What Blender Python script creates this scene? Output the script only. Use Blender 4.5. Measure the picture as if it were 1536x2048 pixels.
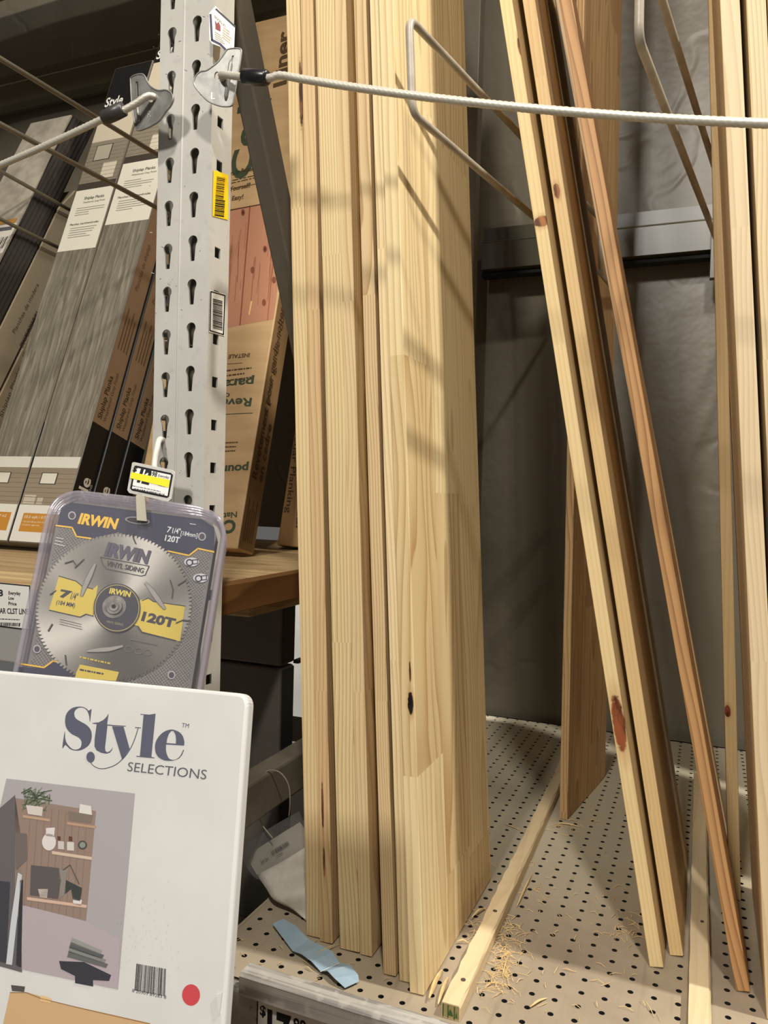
import bpy, bmesh, math, random
from math import sin, cos, radians, pi, sqrt, floor
from mathutils import Vector as V, Matrix
from mathutils.geometry import tessellate_polygon
random.seed(7)
S = bpy.context.scene
for o in list(bpy.data.objects): bpy.data.objects.remove(o)
C = S.collection

# ------------------------------------------------------------------ camera, world, lamps, exposure
F0 = 1545.0
YAW, PIT, ROL = radians(22.6), radians(1.48), radians(1.53)
FW = V((-sin(YAW)*cos(PIT), cos(YAW)*cos(PIT), -sin(PIT)))
_r = V((cos(YAW), sin(YAW), 0)); _u = _r.cross(FW)
CR = _r*cos(ROL)+_u*sin(ROL); CU = -_r*sin(ROL)+_u*cos(ROL)
EYE = V((0, 0, 1.4))
cd = bpy.data.cameras.new('camera'); cam = bpy.data.objects.new('camera', cd); C.objects.link(cam)
cd.sensor_fit = 'VERTICAL'; cd.sensor_height = 36; cd.sensor_width = 27; cd.lens = F0/2048*36
cd.clip_start = .02; cd.clip_end = 60
cam.matrix_world = Matrix(((CR.x, CU.x, -FW.x, 0), (CR.y, CU.y, -FW.y, 0), (CR.z, CU.z, -FW.z, 1.4), (0, 0, 0, 1)))
S.camera = cam

W = bpy.data.worlds.new('world'); S.world = W; W.use_nodes = True
W.node_tree.nodes['Background'].inputs[0].default_value = (1.0, .96, .90, 1)
W.node_tree.nodes['Background'].inputs[1].default_value = .115

def area_lamp(name, loc, aim, size, watts, col):
    d = bpy.data.lights.new(name, 'AREA'); d.shape = 'SQUARE'; d.size = size; d.energy = watts; d.color = col
    o = bpy.data.objects.new(name, d); C.objects.link(o); o.location = loc
    o.rotation_euler = (V(aim)-V(loc)).to_track_quat('-Z', 'Y').to_euler(); return o
area_lamp('aisle_lamp_side', (1.45, .868, 3.95), (-.35, .9, 1.5), .10, 92, (1, .95, .86))
area_lamp('aisle_lamp_front', (.25, -.60, 3.35), (-.3, .9, 1.5), .14, 36, (1, .95, .86))
area_lamp('aisle_lamp_far', (-.52, -2.6, 3.6), (-.6, 1, 1.4), .40, 94, (1, .95, .88))
S.view_settings.view_transform = 'Standard'; S.view_settings.look = 'None'
S.view_settings.gamma = 1; S.view_settings.use_curve_mapping = False
S.view_settings.exposure = 0.04

# ------------------------------------------------------------------ rays: a point of the place from where the photo shows it
def ray(x, y): return FW + CR*((x-768)/F0) + CU*((1024-y)/F0)
def onY(x, y, Y): r = ray(x, y); return EYE+r*(Y/r.y)
def onX(x, y, X): r = ray(x, y); return EYE+r*(X/r.x)
def onZ(x, y, Z): r = ray(x, y); return EYE+r*((Z-1.4)/r.z)
def onP(x, y, o, n): r = ray(x, y); return EYE+r*((o-EYE).dot(n)/r.dot(n))
def atD(x, y, d): return EYE+ray(x, y)*d

# ------------------------------------------------------------------ materials
def lin(c):
    def f(v):
        v /= 255.
        return v/12.92 if v <= .04045 else ((v+.055)/1.055)**2.4
    return (f(c[0]), f(c[1]), f(c[2]), 1)
class NT:
    def __init__(s, name):
        s.m = bpy.data.materials.new(name); s.m.use_nodes = True; s.t = s.m.node_tree; s.n = s.t.nodes
        s.b = s.n['Principled BSDF']; s.out = s.n['Material Output']
    def node(s, t, **k):
        n = s.n.new(t)
        for a, b in k.items(): setattr(n, a, b)
        return n
    def put(s, sock, v):
        if hasattr(v, 'is_output') or isinstance(v, bpy.types.NodeSocket): s.t.links.new(v, sock)
        else: sock.default_value = v
    def math(s, op, a, b=0., c=0.):
        n = s.node('ShaderNodeMath', operation=op)
        for i, q in enumerate((a, b, c)): s.put(n.inputs[i], q)
        return n.outputs[0]
    def mix(s, f, a, b, mode='MIX'):
        n = s.node('ShaderNodeMix', data_type='RGBA', blend_type=mode)
        s.put(n.inputs[0], f); s.put(n.inputs[6], a); s.put(n.inputs[7], b); return n.outputs[2]
    def noise(s, vec, scale, detail=2., rough=.5):
        n = s.node('ShaderNodeTexNoise'); s.put(n.inputs['Vector'], vec)
        n.inputs['Scale'].default_value = scale; n.inputs['Detail'].default_value = detail; n.inputs['Roughness'].default_value = rough
        return n.outputs['Fac']
    def comb(s, x, y, z):
        n = s.node('ShaderNodeCombineXYZ')
        for i, q in enumerate((x, y, z)): s.put(n.inputs[i], q)
        return n.outputs[0]
    def ramp(s, f, stops):
        n = s.node('ShaderNodeValToRGB'); e = n.color_ramp.elements
        while len(e) < len(stops): e.new(.5)
        for q, (p, c) in zip(e, stops): q.position = p; q.color = c if len(c) == 4 else (*c, 1)
        s.put(n.inputs[0], f); return n.outputs[0]
    def step(s, f, a, b):
        n = s.node('ShaderNodeMapRange', interpolation_type='SMOOTHSTEP'); s.put(n.inputs[0], f)
        n.inputs[1].default_value = a; n.inputs[2].default_value = b; return n.outputs[0]
    def bump(s, h, st, d=.001):
        n = s.node('ShaderNodeBump'); n.inputs['Strength'].default_value = st; n.inputs['Distance'].default_value = d
        s.put(n.inputs['Height'], h); s.t.links.new(n.outputs[0], s.b.inputs['Normal'])
    def co(s):
        tc = s.node('ShaderNodeTexCoord'); sp = s.node('ShaderNodeSeparateXYZ'); s.t.links.new(tc.outputs['Object'], sp.inputs[0])
        return tc.outputs['Object'], sp.outputs
def plain(name, rgb, rough=.5, metal=0., spec=.5):
    k = NT(name); k.b.inputs['Base Color'].default_value = lin(rgb); k.b.inputs['Roughness'].default_value = rough
    k.b.inputs['Metallic'].default_value = metal; k.b.inputs['Specular IOR Level'].default_value = spec; return k.m
def mottled(name, a, b, scale, rough=.5, metal=0., bump=0., fine=0., stretch=(1, 1, 1), lo=.35, hi=.65, det=4.):
    k = NT(name); o, xyz = k.co()
    vec = k.comb(k.math('MULTIPLY', xyz[0], stretch[0]), k.math('MULTIPLY', xyz[1], stretch[1]), k.math('MULTIPLY', xyz[2], stretch[2]))
    f = k.step(k.noise(vec, scale, det, .6), lo, hi)
    col = k.mix(f, lin(a), lin(b))
    if fine: col = k.mix(k.math('MULTIPLY', k.step(k.noise(vec, scale*9, 3.), .58, .72), fine), col, lin([v*.55 for v in a]))
    k.put(k.b.inputs['Base Color'], col); k.b.inputs['Roughness'].default_value = rough; k.b.inputs['Metallic'].default_value = metal
    if bump: k.bump(k.noise(vec, scale*3, 3.), bump)
    return k.m
def wood(name, light, dark, seed=0, freq=210., strips=True, knots=(), contrast=.8, pith=(-.035, .05), strip_w=.045, tone=.22, rough=.52, amp=.02, lay=False):
    """softwood: growth rings about a pith, drawn out along local z; glued strips and finger joints"""
    rnd = random.Random(seed); k = NT(name); o, xyz = k.co(); x, y, z = (xyz[0], xyz[2], xyz[1]) if lay else (xyz[0], xyz[1], xyz[2])
    ox, oz = rnd.uniform(-5, 5), rnd.uniform(-5, 5)
    if strips:
        si = k.math('FLOOR', k.math('ADD', k.math('DIVIDE', y, strip_w), rnd.uniform(0, .6)))
        w1 = k.node('ShaderNodeTexWhiteNoise', noise_dimensions='1D'); k.put(w1.inputs['W'], k.math('ADD', si, seed*3.7)); r1 = w1.outputs['Value']
        zi = k.math('FLOOR', k.math('ADD', k.math('DIVIDE', z, .47), k.math('MULTIPLY', r1, 5.)))
        w2 = k.node('ShaderNodeTexWhiteNoise', noise_dimensions='2D'); k.put(w2.inputs['Vector'], k.comb(k.math('ADD', si, seed*1.3), zi, 0.)); r2 = w2.outputs['Value']
        w3 = k.node('ShaderNodeTexWhiteNoise', noise_dimensions='2D'); k.put(w3.inputs['Vector'], k.comb(k.math('ADD', si, seed*1.3+40), zi, 0.)); r3 = w3.outputs['Value']
        yy = k.math('SUBTRACT', k.math('MULTIPLY', k.math('FRACT', k.math('ADD', k.math('DIVIDE', y, strip_w), rnd.uniform(0, .6))), strip_w), k.math('MULTIPLY', r2, .06))
        xx = k.math('ADD', x, k.math('ADD', k.math('MULTIPLY', r3, .07), .004))
        zz = k.math('ADD', z, k.math('MULTIPLY', r2, 9.))
    else:
        r2 = rnd.random(); yy = k.math('ADD', y, pith[1]); xx = k.math('ADD', x, pith[0]); zz = z
    nv = k.comb(k.math('MULTIPLY', xx, 7.), k.math('ADD', k.math('MULTIPLY', yy, 7.), ox), k.math('ADD', k.math('MULTIPLY', zz, 1.6), oz))
    n1 = k.math('SUBTRACT', k.noise(nv, 1., 2.), .5)
    nv2 = k.comb(k.math('MULTIPLY', xx, 60.), k.math('MULTIPLY', yy, 60.), k.math('ADD', k.math('MULTIPLY', zz, 7.), oz))
    n2 = k.math('SUBTRACT', k.noise(nv2, 1., 1.), .5)
    rr = k.math('SQRT', k.math('ADD', k.math('MULTIPLY', xx, xx), k.math('MULTIPLY', yy, yy)))
    rr = k.math('ADD', rr, k.math('ADD', k.math('MULTIPLY', n1, amp*2.), k.math('MULTIPLY', n2, .0022)))
    fr = k.math('FRACT', k.math('MULTIPLY', rr, freq))
    late = k.math('MULTIPLY', k.math('POWER', fr, 2.6), k.math('SUBTRACT', 1., k.step(fr, .93, 1.)))
    fib = k.noise(k.comb(k.math('MULTIPLY', x, 900.), k.math('MULTIPLY', y, 900.), k.math('MULTIPLY', z, 14.)), 1., 2.)
    bl = k.noise(k.comb(k.math('MULTIPLY', x, 10.), k.math('MULTIPLY', y, 10.), k.math('ADD', k.math('MULTIPLY', z, 2.), ox)), 1., 3.)
    f = k.math('MULTIPLY', late, contrast)
    f = k.math('ADD', f, k.math('MULTIPLY', k.math('SUBTRACT', fib, .5), .28))
    f = k.math('ADD', f, k.math('MULTIPLY', k.math('SUBTRACT', bl, .5), .45))
    if strips: f = k.math('ADD', f, k.math('MULTIPLY', k.math('SUBTRACT', r2, .4), tone))
    col = k.mix(k.math('MAXIMUM', k.math('MINIMUM', f, 1.), 0.), lin(light), lin(dark))
    for (face, c0, z0, a, b, kc) in knots:
        u = x if face == 'f' else y
        nx = k.math('MULTIPLY', k.math('SUBTRACT', k.noise(o, 160., 3.), .5), 1.3)
        d = k.math('ADD', k.math('POWER', k.math('ABSOLUTE', k.math('DIVIDE', k.math('SUBTRACT', u, c0), a)), 2.), k.math('POWER', k.math('ABSOLUTE', k.math('DIVIDE', k.math('SUBTRACT', z, z0), b)), 2.))
        d = k.math('ADD', d, nx)
        halo = k.math('MULTIPLY', k.math('SUBTRACT', 1., k.step(d, .6, 3.2)), .5)
        core = k.math('SUBTRACT', 1., k.step(d, .65, 1.15))
        g = k.math('LESS_THAN', y, .004) if face == 'f' else k.math('GREATER_THAN', x, .008)
        col = k.mix(k.math('MULTIPLY', halo, g), col, lin(dark)); kv = k.mix(k.step(k.noise(k.comb(k.math('MULTIPLY', x, 3.), k.math('MULTIPLY', y, 3.), k.math('MULTIPLY', z, 1.2)), 26., 3.), .40, .60), lin([q*.7 for q in kc]), lin([min(255, q*1.25+6) for q in kc])); col = k.mix(k.math('MULTIPLY', core, g), col, kv)
    k.put(k.b.inputs['Base Color'], col); k.b.inputs['Roughness'].default_value = rough; k.b.inputs['Specular IOR Level'].default_value = .25
    k.bump(k.math('ADD', late, fib), .16, .0006); return k.m

_k = NT('print'); _a = _k.node('ShaderNodeVertexColor', layer_name='Col'); _k.put(_k.b.inputs['Base Color'], _a.outputs[0])
_k.b.inputs['Roughness'].default_value = .5; _k.b.inputs['Specular IOR Level'].default_value = .3; M_PRINT = _k.m
M_POST = mottled('grey_enamel', (186, 184, 177), (194, 192, 185), 9, .42, .0, .03, .12)
M_STEEL = mottled('rack_grey', (120, 114, 102), (132, 126, 113), 6, .5)
M_RAIL = plain('rail_olive_grey', (80, 76, 60), .34)
M_ZINC = mottled('zinc_plate', (126, 125, 122), (148, 147, 142), 60, .42, .35, .05)
M_CABLE = plain('cable_steel', (205, 200, 186), .42, .35)
M_SLEEVE = plain('black_sleeve', (26, 25, 25), .3)
M_SLEEVE2 = plain('grey_sleeve', (58, 55, 53), .38)
M_WIRE = mottled('wire_grey_paint', (176, 167, 150), (160, 150, 134), 40, .4)
M_WIRE2 = plain('wire_dull', (140, 132, 114), .45)
M_WHITE = mottled('white_carton', (208, 207, 205), (201, 200, 197), 7, .42)
M_KRAFT = mottled('kraft_card', (188, 156, 112), (178, 146, 102), 5, .65, 0, .04, .0, (1, 1, 8))
M_KRAFT2 = mottled('kraft_tan', (198, 160, 112), (190, 150, 100), 6, .7)
M_TAN = plain('carton_tan', (146, 124, 98), .6)
M_BLACK = plain('carton_black', (24, 23, 23), .45)
M_DARK = mottled('dark_grey_carton', (92, 86, 80), (100, 94, 87), 4, .55)
M_HOLE = plain('dark_inside', (14, 13, 12), .9)

# ------------------------------------------------------------------ object helpers
def tag(o, label=None, cat=None, group=None, kind=None):
    for a, b in (('label', label), ('category', cat), ('group', group), ('kind', kind)):
        if b: o[a] = b
    return o
def empty(name, loc, label, cat, group=None):
    o = bpy.data.objects.new(name, None); o.location = loc; o.empty_display_size = .02; C.objects.link(o); return tag(o, label, cat, group)
def wmat(o):
    m = Matrix.Translation(o.location) if o.type == 'EMPTY' else o.matrix_basis.copy()
    return wmat(o.parent) @ o.matrix_parent_inverse @ m if o.parent else m
def sub(e, name):
    for c in e.children:
        if c.name.split('.')[0] == name: return c
def link(name, me, mat=None, parent=None, loc=None, smooth=False):
    if mat is not None and not me.materials: me.materials.append(mat)
    if smooth:
        for p in me.polygons: p.use_smooth = True
    o = bpy.data.objects.new(name, me); C.objects.link(o)
    if parent is not None:
        o.parent = parent; o.matrix_parent_inverse = wmat(parent).inverted()
    if loc is not None: o.location = loc
    return o
def from_bm(bm, name):
    bmesh.ops.recalc_face_normals(bm, faces=bm.faces[:]); me = bpy.data.meshes.new(name); bm.to_mesh(me); bm.free(); return me
def bm_box(bm, a, b):
    a, b = V(a), V(b); r = bmesh.ops.create_cube(bm, size=1); c = (a+b)/2; d = b-a
    for v in r['verts']: v.co = V((c.x+v.co.x*d.x, c.y+v.co.y*d.y, c.z+v.co.z*d.z))
    return r['verts']
def bevel(bm, w, seg=2, edges=None):
    bmesh.ops.bevel(bm, geom=edges or bm.edges[:], offset=w, segments=seg, affect='EDGES', profile=.5)
def box(name, a, b, mat, parent=None, bev=.0015):
    bm = bmesh.new(); bm_box(bm, a, b)
    if bev: bevel(bm, bev)
    return link(name, from_bm(bm, name), mat, parent)
def bm_hexa(bm, q, dv):
    """prism on the planar polygon q, pushed by dv"""
    q = [V(p) for p in q]; a = [bm.verts.new(p) for p in q]; b = [bm.verts.new(p+V(dv)) for p in q]; n = len(q)
    bm.faces.new(a); bm.faces.new(b[::-1])
    for i in range(n): bm.faces.new((a[i], b[i], b[(i+1) % n], a[(i+1) % n]))
def hexa(name, q, dv, mat, parent=None, bev=.002, seg=2):
    bm = bmesh.new(); bm_hexa(bm, q, dv); bmesh.ops.recalc_face_normals(bm, faces=bm.faces[:])
    if bev: bevel(bm, bev, seg)
    return link(name, from_bm(bm, name), mat, parent)
def bm_tube(bm, pts, r, seg=12, caps=True):
    pts = [V(p) for p in pts]; rings = []; t0 = (pts[1]-pts[0]).normalized()
    up = V((0, 0, 1)) if abs(t0.z) < .9 else V((1, 0, 0)); nrm = t0.cross(up).normalized()
    for i, p in enumerate(pts):
        t = ((pts[min(i+1, len(pts)-1)]-p).normalized()+(p-pts[max(i-1, 0)]).normalized())
        t = t.normalized() if t.length > 1e-9 else t0
        nrm = (nrm-t*nrm.dot(t)).normalized(); bn = t.cross(nrm)
        rr = r[i] if isinstance(r, (list, tuple)) else r
        rings.append([bm.verts.new(p+nrm*cos(2*pi*k/seg)*rr+bn*sin(2*pi*k/seg)*rr) for k in range(seg)])
    for A, B in zip(rings, rings[1:]):
        for k in range(seg): bm.faces.new((A[k], A[(k+1) % seg], B[(k+1) % seg], B[k]))
    if caps: bm.faces.new(rings[0][::-1]); bm.faces.new(rings[-1])
def tube(name, pts, r, mat, parent=None, seg=12):
    bm = bmesh.new(); bm_tube(bm, pts, r, seg); return link(name, from_bm(bm, name), mat, parent, smooth=True)
def fillet(pts, rad, n=6):
    """polyline with rounded corners"""
    pts = [V(p) for p in pts]; out = [pts[0]]
    for a, b, c in zip(pts, pts[1:], pts[2:]):
        d1, d2 = (a-b), (c-b); l = min(rad, d1.length*.49, d2.length*.49); p, q = b+d1.normalized()*l, b+d2.normalized()*l
        for i in range(n+1):
            t = i/n; out.append(p*(1-t)**2+b*2*t*(1-t)+q*t*t)
    return out+[pts[-1]]
def catmull(pts, n=8):
    pts = [V(p) for p in pts]; e = [pts[0]*2-pts[1]]+pts+[pts[-1]*2-pts[-2]]; out = []
    for i in range(1, len(e)-2):
        a, b, c, d = e[i-1:i+3]
        for k in range(n):
            t = k/n; out.append(.5*((2*b)+(c-a)*t+(2*a-5*b+4*c-d)*t*t+(3*b-a-3*c+d)*t**3))
    return out+[pts[-1]]
def plate(name, outline, holes, frame, thick, mat, parent=None, emboss=()):
    """flat plate cut from a 2D outline with holes; frame = (origin, u, v); thickness goes to -n"""
    o, u, v = frame; n = u.cross(v).normalized(); bm = bmesh.new()
    loops = [outline]+list(holes); flat = [p for l in loops for p in l]
    tri = tessellate_polygon([[V((p[0], p[1], 0)) for p in l] for l in loops])
    f = [bm.verts.new(o+u*p[0]+v*p[1]) for p in flat]; b = [bm.verts.new(o+u*p[0]+v*p[1]-n*thick) for p in flat]
    for t in tri:
        try: bm.faces.new([f[i] for i in t]); bm.faces.new([b[i] for i in reversed(t)])
        except ValueError: pass
    k = 0
    for l in loops:
        m = len(l)
        for i in range(m):
            a, c = k+i, k+(i+1) % m
            try: bm.faces.new((f[a], f[c], b[c], b[a]))
            except ValueError: pass
        k += m
    return link(name, from_bm(bm, name), mat, parent)

# ------------------------------------------------------------------ printed surfaces
_tc = {}
def text2d(s, bold=0., shear=0.):
    key = (s, bold, shear)
    if key in _tc: return _tc[key]
    cu = bpy.data.curves.new('t', 'FONT'); cu.body = s; cu.size = 1; cu.offset = bold; cu.shear = shear; cu.resolution_u = 3; cu.fill_mode = 'FRONT'
    ob = bpy.data.objects.new('t', cu); C.objects.link(ob); dg = bpy.context.evaluated_depsgraph_get(); dg.update()
    me = bpy.data.meshes.new_from_object(ob.evaluated_get(dg)); vs = [(v.co.x, v.co.y) for v in me.vertices]; fs = [tuple(p.vertices) for p in me.polygons]
    bpy.data.objects.remove(ob); bpy.data.curves.remove(cu); bpy.data.meshes.remove(me)
    x0 = min(a for a, b in vs); x1 = max(a for a, b in vs); y1 = max(b for a, b in vs); yb = min(b for a, b in vs)
    _tc[key] = (vs, fs, x0, x1, y1, yb); return _tc[key]
class Sheet:
    """print lying on the plane (o, n): everything is collected into ONE mesh"""
    def __init__(s, o, n, step=.00022):
        s.o, s.n = V(o), V(n).normalized(); s.v, s.f, s.c, s.step, s.layer = [], [], [], step, 1
    def hit(s, p, l=None): return onP(p[0], p[1], s.o+s.n*s.step*(s.layer if l is None else l), s.n)
    def add(s, verts, faces, col, flat=True):
        k = len(s.v); s.v += verts; c = lin(col)
        for f in faces: s.f.append([i+k for i in f]); s.c.append(c)
    def poly(s, pts, col, holes=()):
        loops = [list(pts)]+[list(h) for h in holes]; flat = [p for l in loops for p in l]
        tri = tessellate_polygon([[V((p[0], p[1], 0)) for p in l] for l in loops]); s.add([s.hit(p) for p in flat], tri, col)
    def poly3(s, pts, col):
        s.add([V(p)+s.n*s.step*s.layer for p in pts], tessellate_polygon([[V(p) for p in pts]]), col)
    def line(s, pts, w, col, closed=False):
        P = [V((p[0], p[1])) for p in pts]; n = len(P)
        for i in range(n if closed else n-1):
            a, b = P[i], P[(i+1) % n]; d = (b-a); 
            if d.length < 1e-6: continue
            d.normalize(); q = V((-d.y, d.x))*w/2; e = d*w*.25
            s.poly([a-q-e, b-q+e, b+q+e, a+q-e], col)
    def text(s, body, p0, p1, h, col, bold=0., shear=0.):
        """baseline from pixel p0 to p1; h = cap height in pixels (None keeps the font's shape)"""
        vs, fs, x0, x1, y1, yb = text2d(body, bold, shear); A, B = s.hit(p0), s.hit(p1); u = B-A; L = u.length; u.normalize(); v = s.n.cross(u).normalized()
        sx = L/(x1-x0)
        if h is None: sy = sx
        else:
            d = V((p1[0]-p0[0], p1[1]-p0[1])).normalized(); q = s.hit((p0[0]+d.y*h, p0[1]-d.x*h)); sy = abs((q-A).dot(v))/.73
        s.add([A+u*((x-x0)*sx)+v*(y*sy) for x, y in vs], fs, col)
    def para(s, quad, rows, col, seed=0, fill=.55):
        """small print too fine to read: rows of broken strokes inside a pixel quad (tl, tr, br, bl)"""
        r = random.Random(seed); tl, tr, br, bl = [V(q) for q in quad]
        P = lambda a, b: (tl*(1-a)+tr*a)*(1-b)+(bl*(1-a)+br*a)*b
        for i in range(rows):
            a = 0; end = r.uniform(.6, 1); b0 = (i+.5-fill/2)/rows; b1 = (i+.5+fill/2)/rows
            while a < end:
                w = min(r.uniform(.03, .13), end-a); s.poly([P(a, b0), P(a+w, b0), P(a+w, b1), P(a, b1)], col); a += w+.022
    def bars(s, quad, n, col, seed=0):
        r = random.Random(seed); tl, tr, br, bl = [V(q) for q in quad]; ws = [(r.choice((1, 1, 2, 3)), r.choice((1, 1, 2))) for _ in range(n)]
        T = sum(a+b for a, b in ws); k = 0
        for a, b in ws:
            f0, f1 = k/T, (k+a)/T; k += a+b; s.poly([tl.lerp(tr, f0), tl.lerp(tr, f1), bl.lerp(br, f1), bl.lerp(br, f0)], col)
    def build(s, name, parent, label=None):
        me = bpy.data.meshes.new(name); me.from_pydata([tuple(p) for p in s.v], [], s.f); at = me.color_attributes.new('Col', 'FLOAT_COLOR', 'CORNER')
        li = 0
        for p, c in zip(me.polygons, s.c):
            if p.normal.dot(s.n) < 0: p.flip()
        for p, c in zip(me.polygons, s.c):
            for l in p.loop_indices: at.data[l].color = c
        o = link(name, me, M_PRINT, parent)
        if label: o['label'] = label
        return o
def ell(cx, cy, a, b, n=32, a0=0, a1=2*pi, rot=0):
    return [(cx+a*cos(t)*cos(rot)-b*sin(t)*sin(rot), cy+a*cos(t)*sin(rot)+b*sin(t)*cos(rot)) for t in [a0+(a1-a0)*i/(n if a1-a0 >= 2*pi-1e-6 else n-1) for i in range(n)]]

# ================================================================== THE SETTING
ZD = .84                                     # pegboard shelf
def struct(o): o['kind'] = 'structure'; return o
bm = bmesh.new(); bm_box(bm, (-3.2, -3, -.1), (2.6, 3.4, 0))
struct(link('floor', from_bm(bm, 'floor'), mottled('concrete', (120, 114, 104), (138, 131, 120), 3, .4)))
k = NT('crumpled_sheet'); o_, xyz = k.co()
n1 = k.noise(o_, 3.2, 5., .55); n2 = k.noise(k.comb(k.math('MULTIPLY', xyz[0], 4.), 0., k.math('MULTIPLY', xyz[2], .8)), 1.5, 2.)
k.put(k.b.inputs['Base Color'], k.mix(n2, lin((103, 97, 82)), lin((116, 109, 93)))); k.b.inputs['Roughness'].default_value = .42
cre = k.math('ABSOLUTE', k.math('SUBTRACT', k.noise(o_, 1.7, 3., .55), .5)); cre = k.step(cre, 0., .018)
k.bump(k.math('ADD', k.math('MULTIPLY', n1, .8), k.math('MULTIPLY', cre, .10)), .45, .025)
M_SHEET = k.m
bm = bmesh.new(); NXW, NZW = 60, 40; vs = []
from mathutils import noise as mn
for j in range(NZW+1):
    for i in range(NXW+1):
        x = -3.2+5.8*i/NXW; z = 0+4.3*j/NZW; vs.append(bm.verts.new((x, 1.935+.012*mn.noise(V((x*3, z*2, .3))), z)))
for j in range(NZW):
    for i in range(NXW):
        xc, zc_ = -3.2+5.8*(i+.5)/NXW, 4.3*(j+.5)/NZW
        if xc < -.62 and .72 < zc_ < 1.24: continue
        a = j*(NXW+1)+i; bm.faces.new((vs[a], vs[a+1], vs[a+NXW+2], vs[a+NXW+1]))
struct(link('wall_back', from_bm(bm, 'wall_back'), M_SHEET, smooth=True))

# ---- pegboard shelf
def pegboard(name, x0, y0, nx, ny, p, r, zt, th, mat, parent):
    vs, fs = [], []; N = 12
    ang = [2*pi*(k+.5)/N for k in range(N)]
    for i in range(nx):
        for j in range(ny):
            cx, cy = x0+(i+.5)*p, y0+(j+.5)*p; b = len(vs); h = p/2
            for a in ang:
                c, s_ = cos(a), sin(a); m = h/max(abs(c), abs(s_)); vs.append((cx+c*m, cy+s_*m, zt))
            for a in ang: vs.append((cx+cos(a)*r, cy+sin(a)*r, zt))
            for a in ang: vs.append((cx+cos(a)*r, cy+sin(a)*r, zt-th))
            q = len(vs); vs += [(cx-h, cy-h, zt), (cx+h, cy-h, zt), (cx+h, cy+h, zt), (cx-h, cy+h, zt)]
            for k in range(N):
                l = (k+1) % N; fs.append((b+k, b+l, b+N+l, b+N+k)); fs.append((b+N+k, b+N+l, b+2*N+l, b+2*N+k))
            for cq, sx, sy in ((q, -1, -1), (q+1, 1, -1), (q+2, 1, 1), (q+3, -1, 1)):
                kk = [k for k in range(N) if cos(ang[k])*sx > 0 and sin(ang[k])*sy > 0]
                A = [k for k in kk if abs(cos(ang[k])) >= abs(sin(ang[k]))-1e-9]; B = [k for k in kk if k not in A]
                e1 = max(A, key=lambda k: abs(sin(ang[k]))); e2 = max(B, key=lambda k: abs(cos(ang[k]))) if B else e1
                if e1 != e2: fs.append((b+e1, cq, b+e2) if (e2-e1) % N == 1 else (b+e2, cq, b+e1))
    me = bpy.data.meshes.new(name); me.from_pydata(vs, [], fs); me.materials.append(mat); me.materials.append(M_HOLE)
    for p in me.polygons:
        if min(vs[i][2] for i in p.vertices) < zt-.001: p.material_index = 1
    bm = bmesh.new(); bm.from_mesh(me)
    bmesh.ops.remove_doubles(bm, verts=bm.verts[:], dist=1e-5); bmesh.ops.recalc_face_normals(bm, faces=bm.faces[:]); bm.to_mesh(me); bm.free()
    return link(name, me, mat, parent)
k = NT('hardboard'); o_, xyz = k.co()
f1 = k.step(k.noise(o_, 4.5, 5., .6), .35, .7); f2 = k.step(k.noise(k.comb(k.math('MULTIPLY', xyz[0], 90.), k.math('MULTIPLY', xyz[1], 9.), 0.), 1., 3.), .55, .8)
col = k.mix(f1, lin((174, 160, 138)), lin((152, 138, 119))); col = k.mix(k.math('MULTIPLY', f2, .45), col, lin((134, 119, 101)))
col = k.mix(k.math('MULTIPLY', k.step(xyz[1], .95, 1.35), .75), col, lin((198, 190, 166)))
k.put(k.b.inputs['Base Color'], col); k.b.inputs['Roughness'].default_value = .55; M_PEG = k.m
deck = empty('pegboard_shelf', (.7, 1.3, ZD), 'perforated beige hardboard shelf the pine boards stand on', 'shelf')
PX0 = -.530; pitch = .0254
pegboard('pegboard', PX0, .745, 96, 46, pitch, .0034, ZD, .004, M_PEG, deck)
for y in (1.0, 1.45): box('support_bar', (PX0, y, ZD-.035), (1.9, y+.03, ZD-.0045), M_HOLE, deck, 0)
box('hole_shade_panel', (PX0, .745, ZD-.016), (1.9, 1.9, ZD-.012), M_HOLE, deck, 0)  # dark sheet added below so the peg holes read as shaded
box('edge_trim', (PX0-.004, .742, ZD-.012), (PX0, 1.913, ZD+.0008), M_PEG, deck, 0)
box('end_cleat', (PX0, 1.905, ZD-.02), (1.9, 1.913, ZD), M_PEG, deck, 0)

# front beam with its price strip
beam = empty('shelf_beam', (.7, .735, .76), 'pale grey steel beam under the front edge of the pegboard shelf', 'beam')
M_BEAM = mottled('beam_enamel', (176, 173, 165), (160, 157, 150), 12, .45, 0, .03, .6)
box('beam_face', (-.530, .728, .72), (1.93, .742, .8385), M_BEAM, beam, .003)
box('beam_ledge', (-.530, .742, .8), (1.93, .775, .8355), M_BEAM, beam, .001)
# left wooden shelf things come later

# worn painted lip along the front
lip = bmesh.new(); lq = [onZ(479, 1945, .864), onZ(640, 1986, .864)]
nseg = 60; prof = [(0, 0), (0, .021), (.003, .0245), (.022, .0235), (.026, .021), (.026, 0)]; rings = []
for i in range(nseg+1):
    x = -.4575+(1.2+.4575)*i/nseg; w = .0012*mn.noise(V((x*14, 0, 0)))
    rings.append([lip.verts.new((x, .7185+a+w*.6, .8405+b+(w if b > .01 else 0))) for a, b in prof])
for A, B in zip(rings, rings[1:]):
    for k_ in range(len(prof)): lip.faces.new((A[k_], A[(k_+1) % 6], B[(k_+1) % 6], B[k_]))
lip.faces.new(rings[0]); lip.faces.new(rings[-1][::-1])
k = NT('worn_paint_wood'); o_, xyz = k.co()
g = k.noise(k.comb(k.math('MULTIPLY', xyz[0], 5.), k.math('MULTIPLY', xyz[1], 240.), k.math('MULTIPLY', xyz[2], 240.)), 1., 3.)
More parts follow.
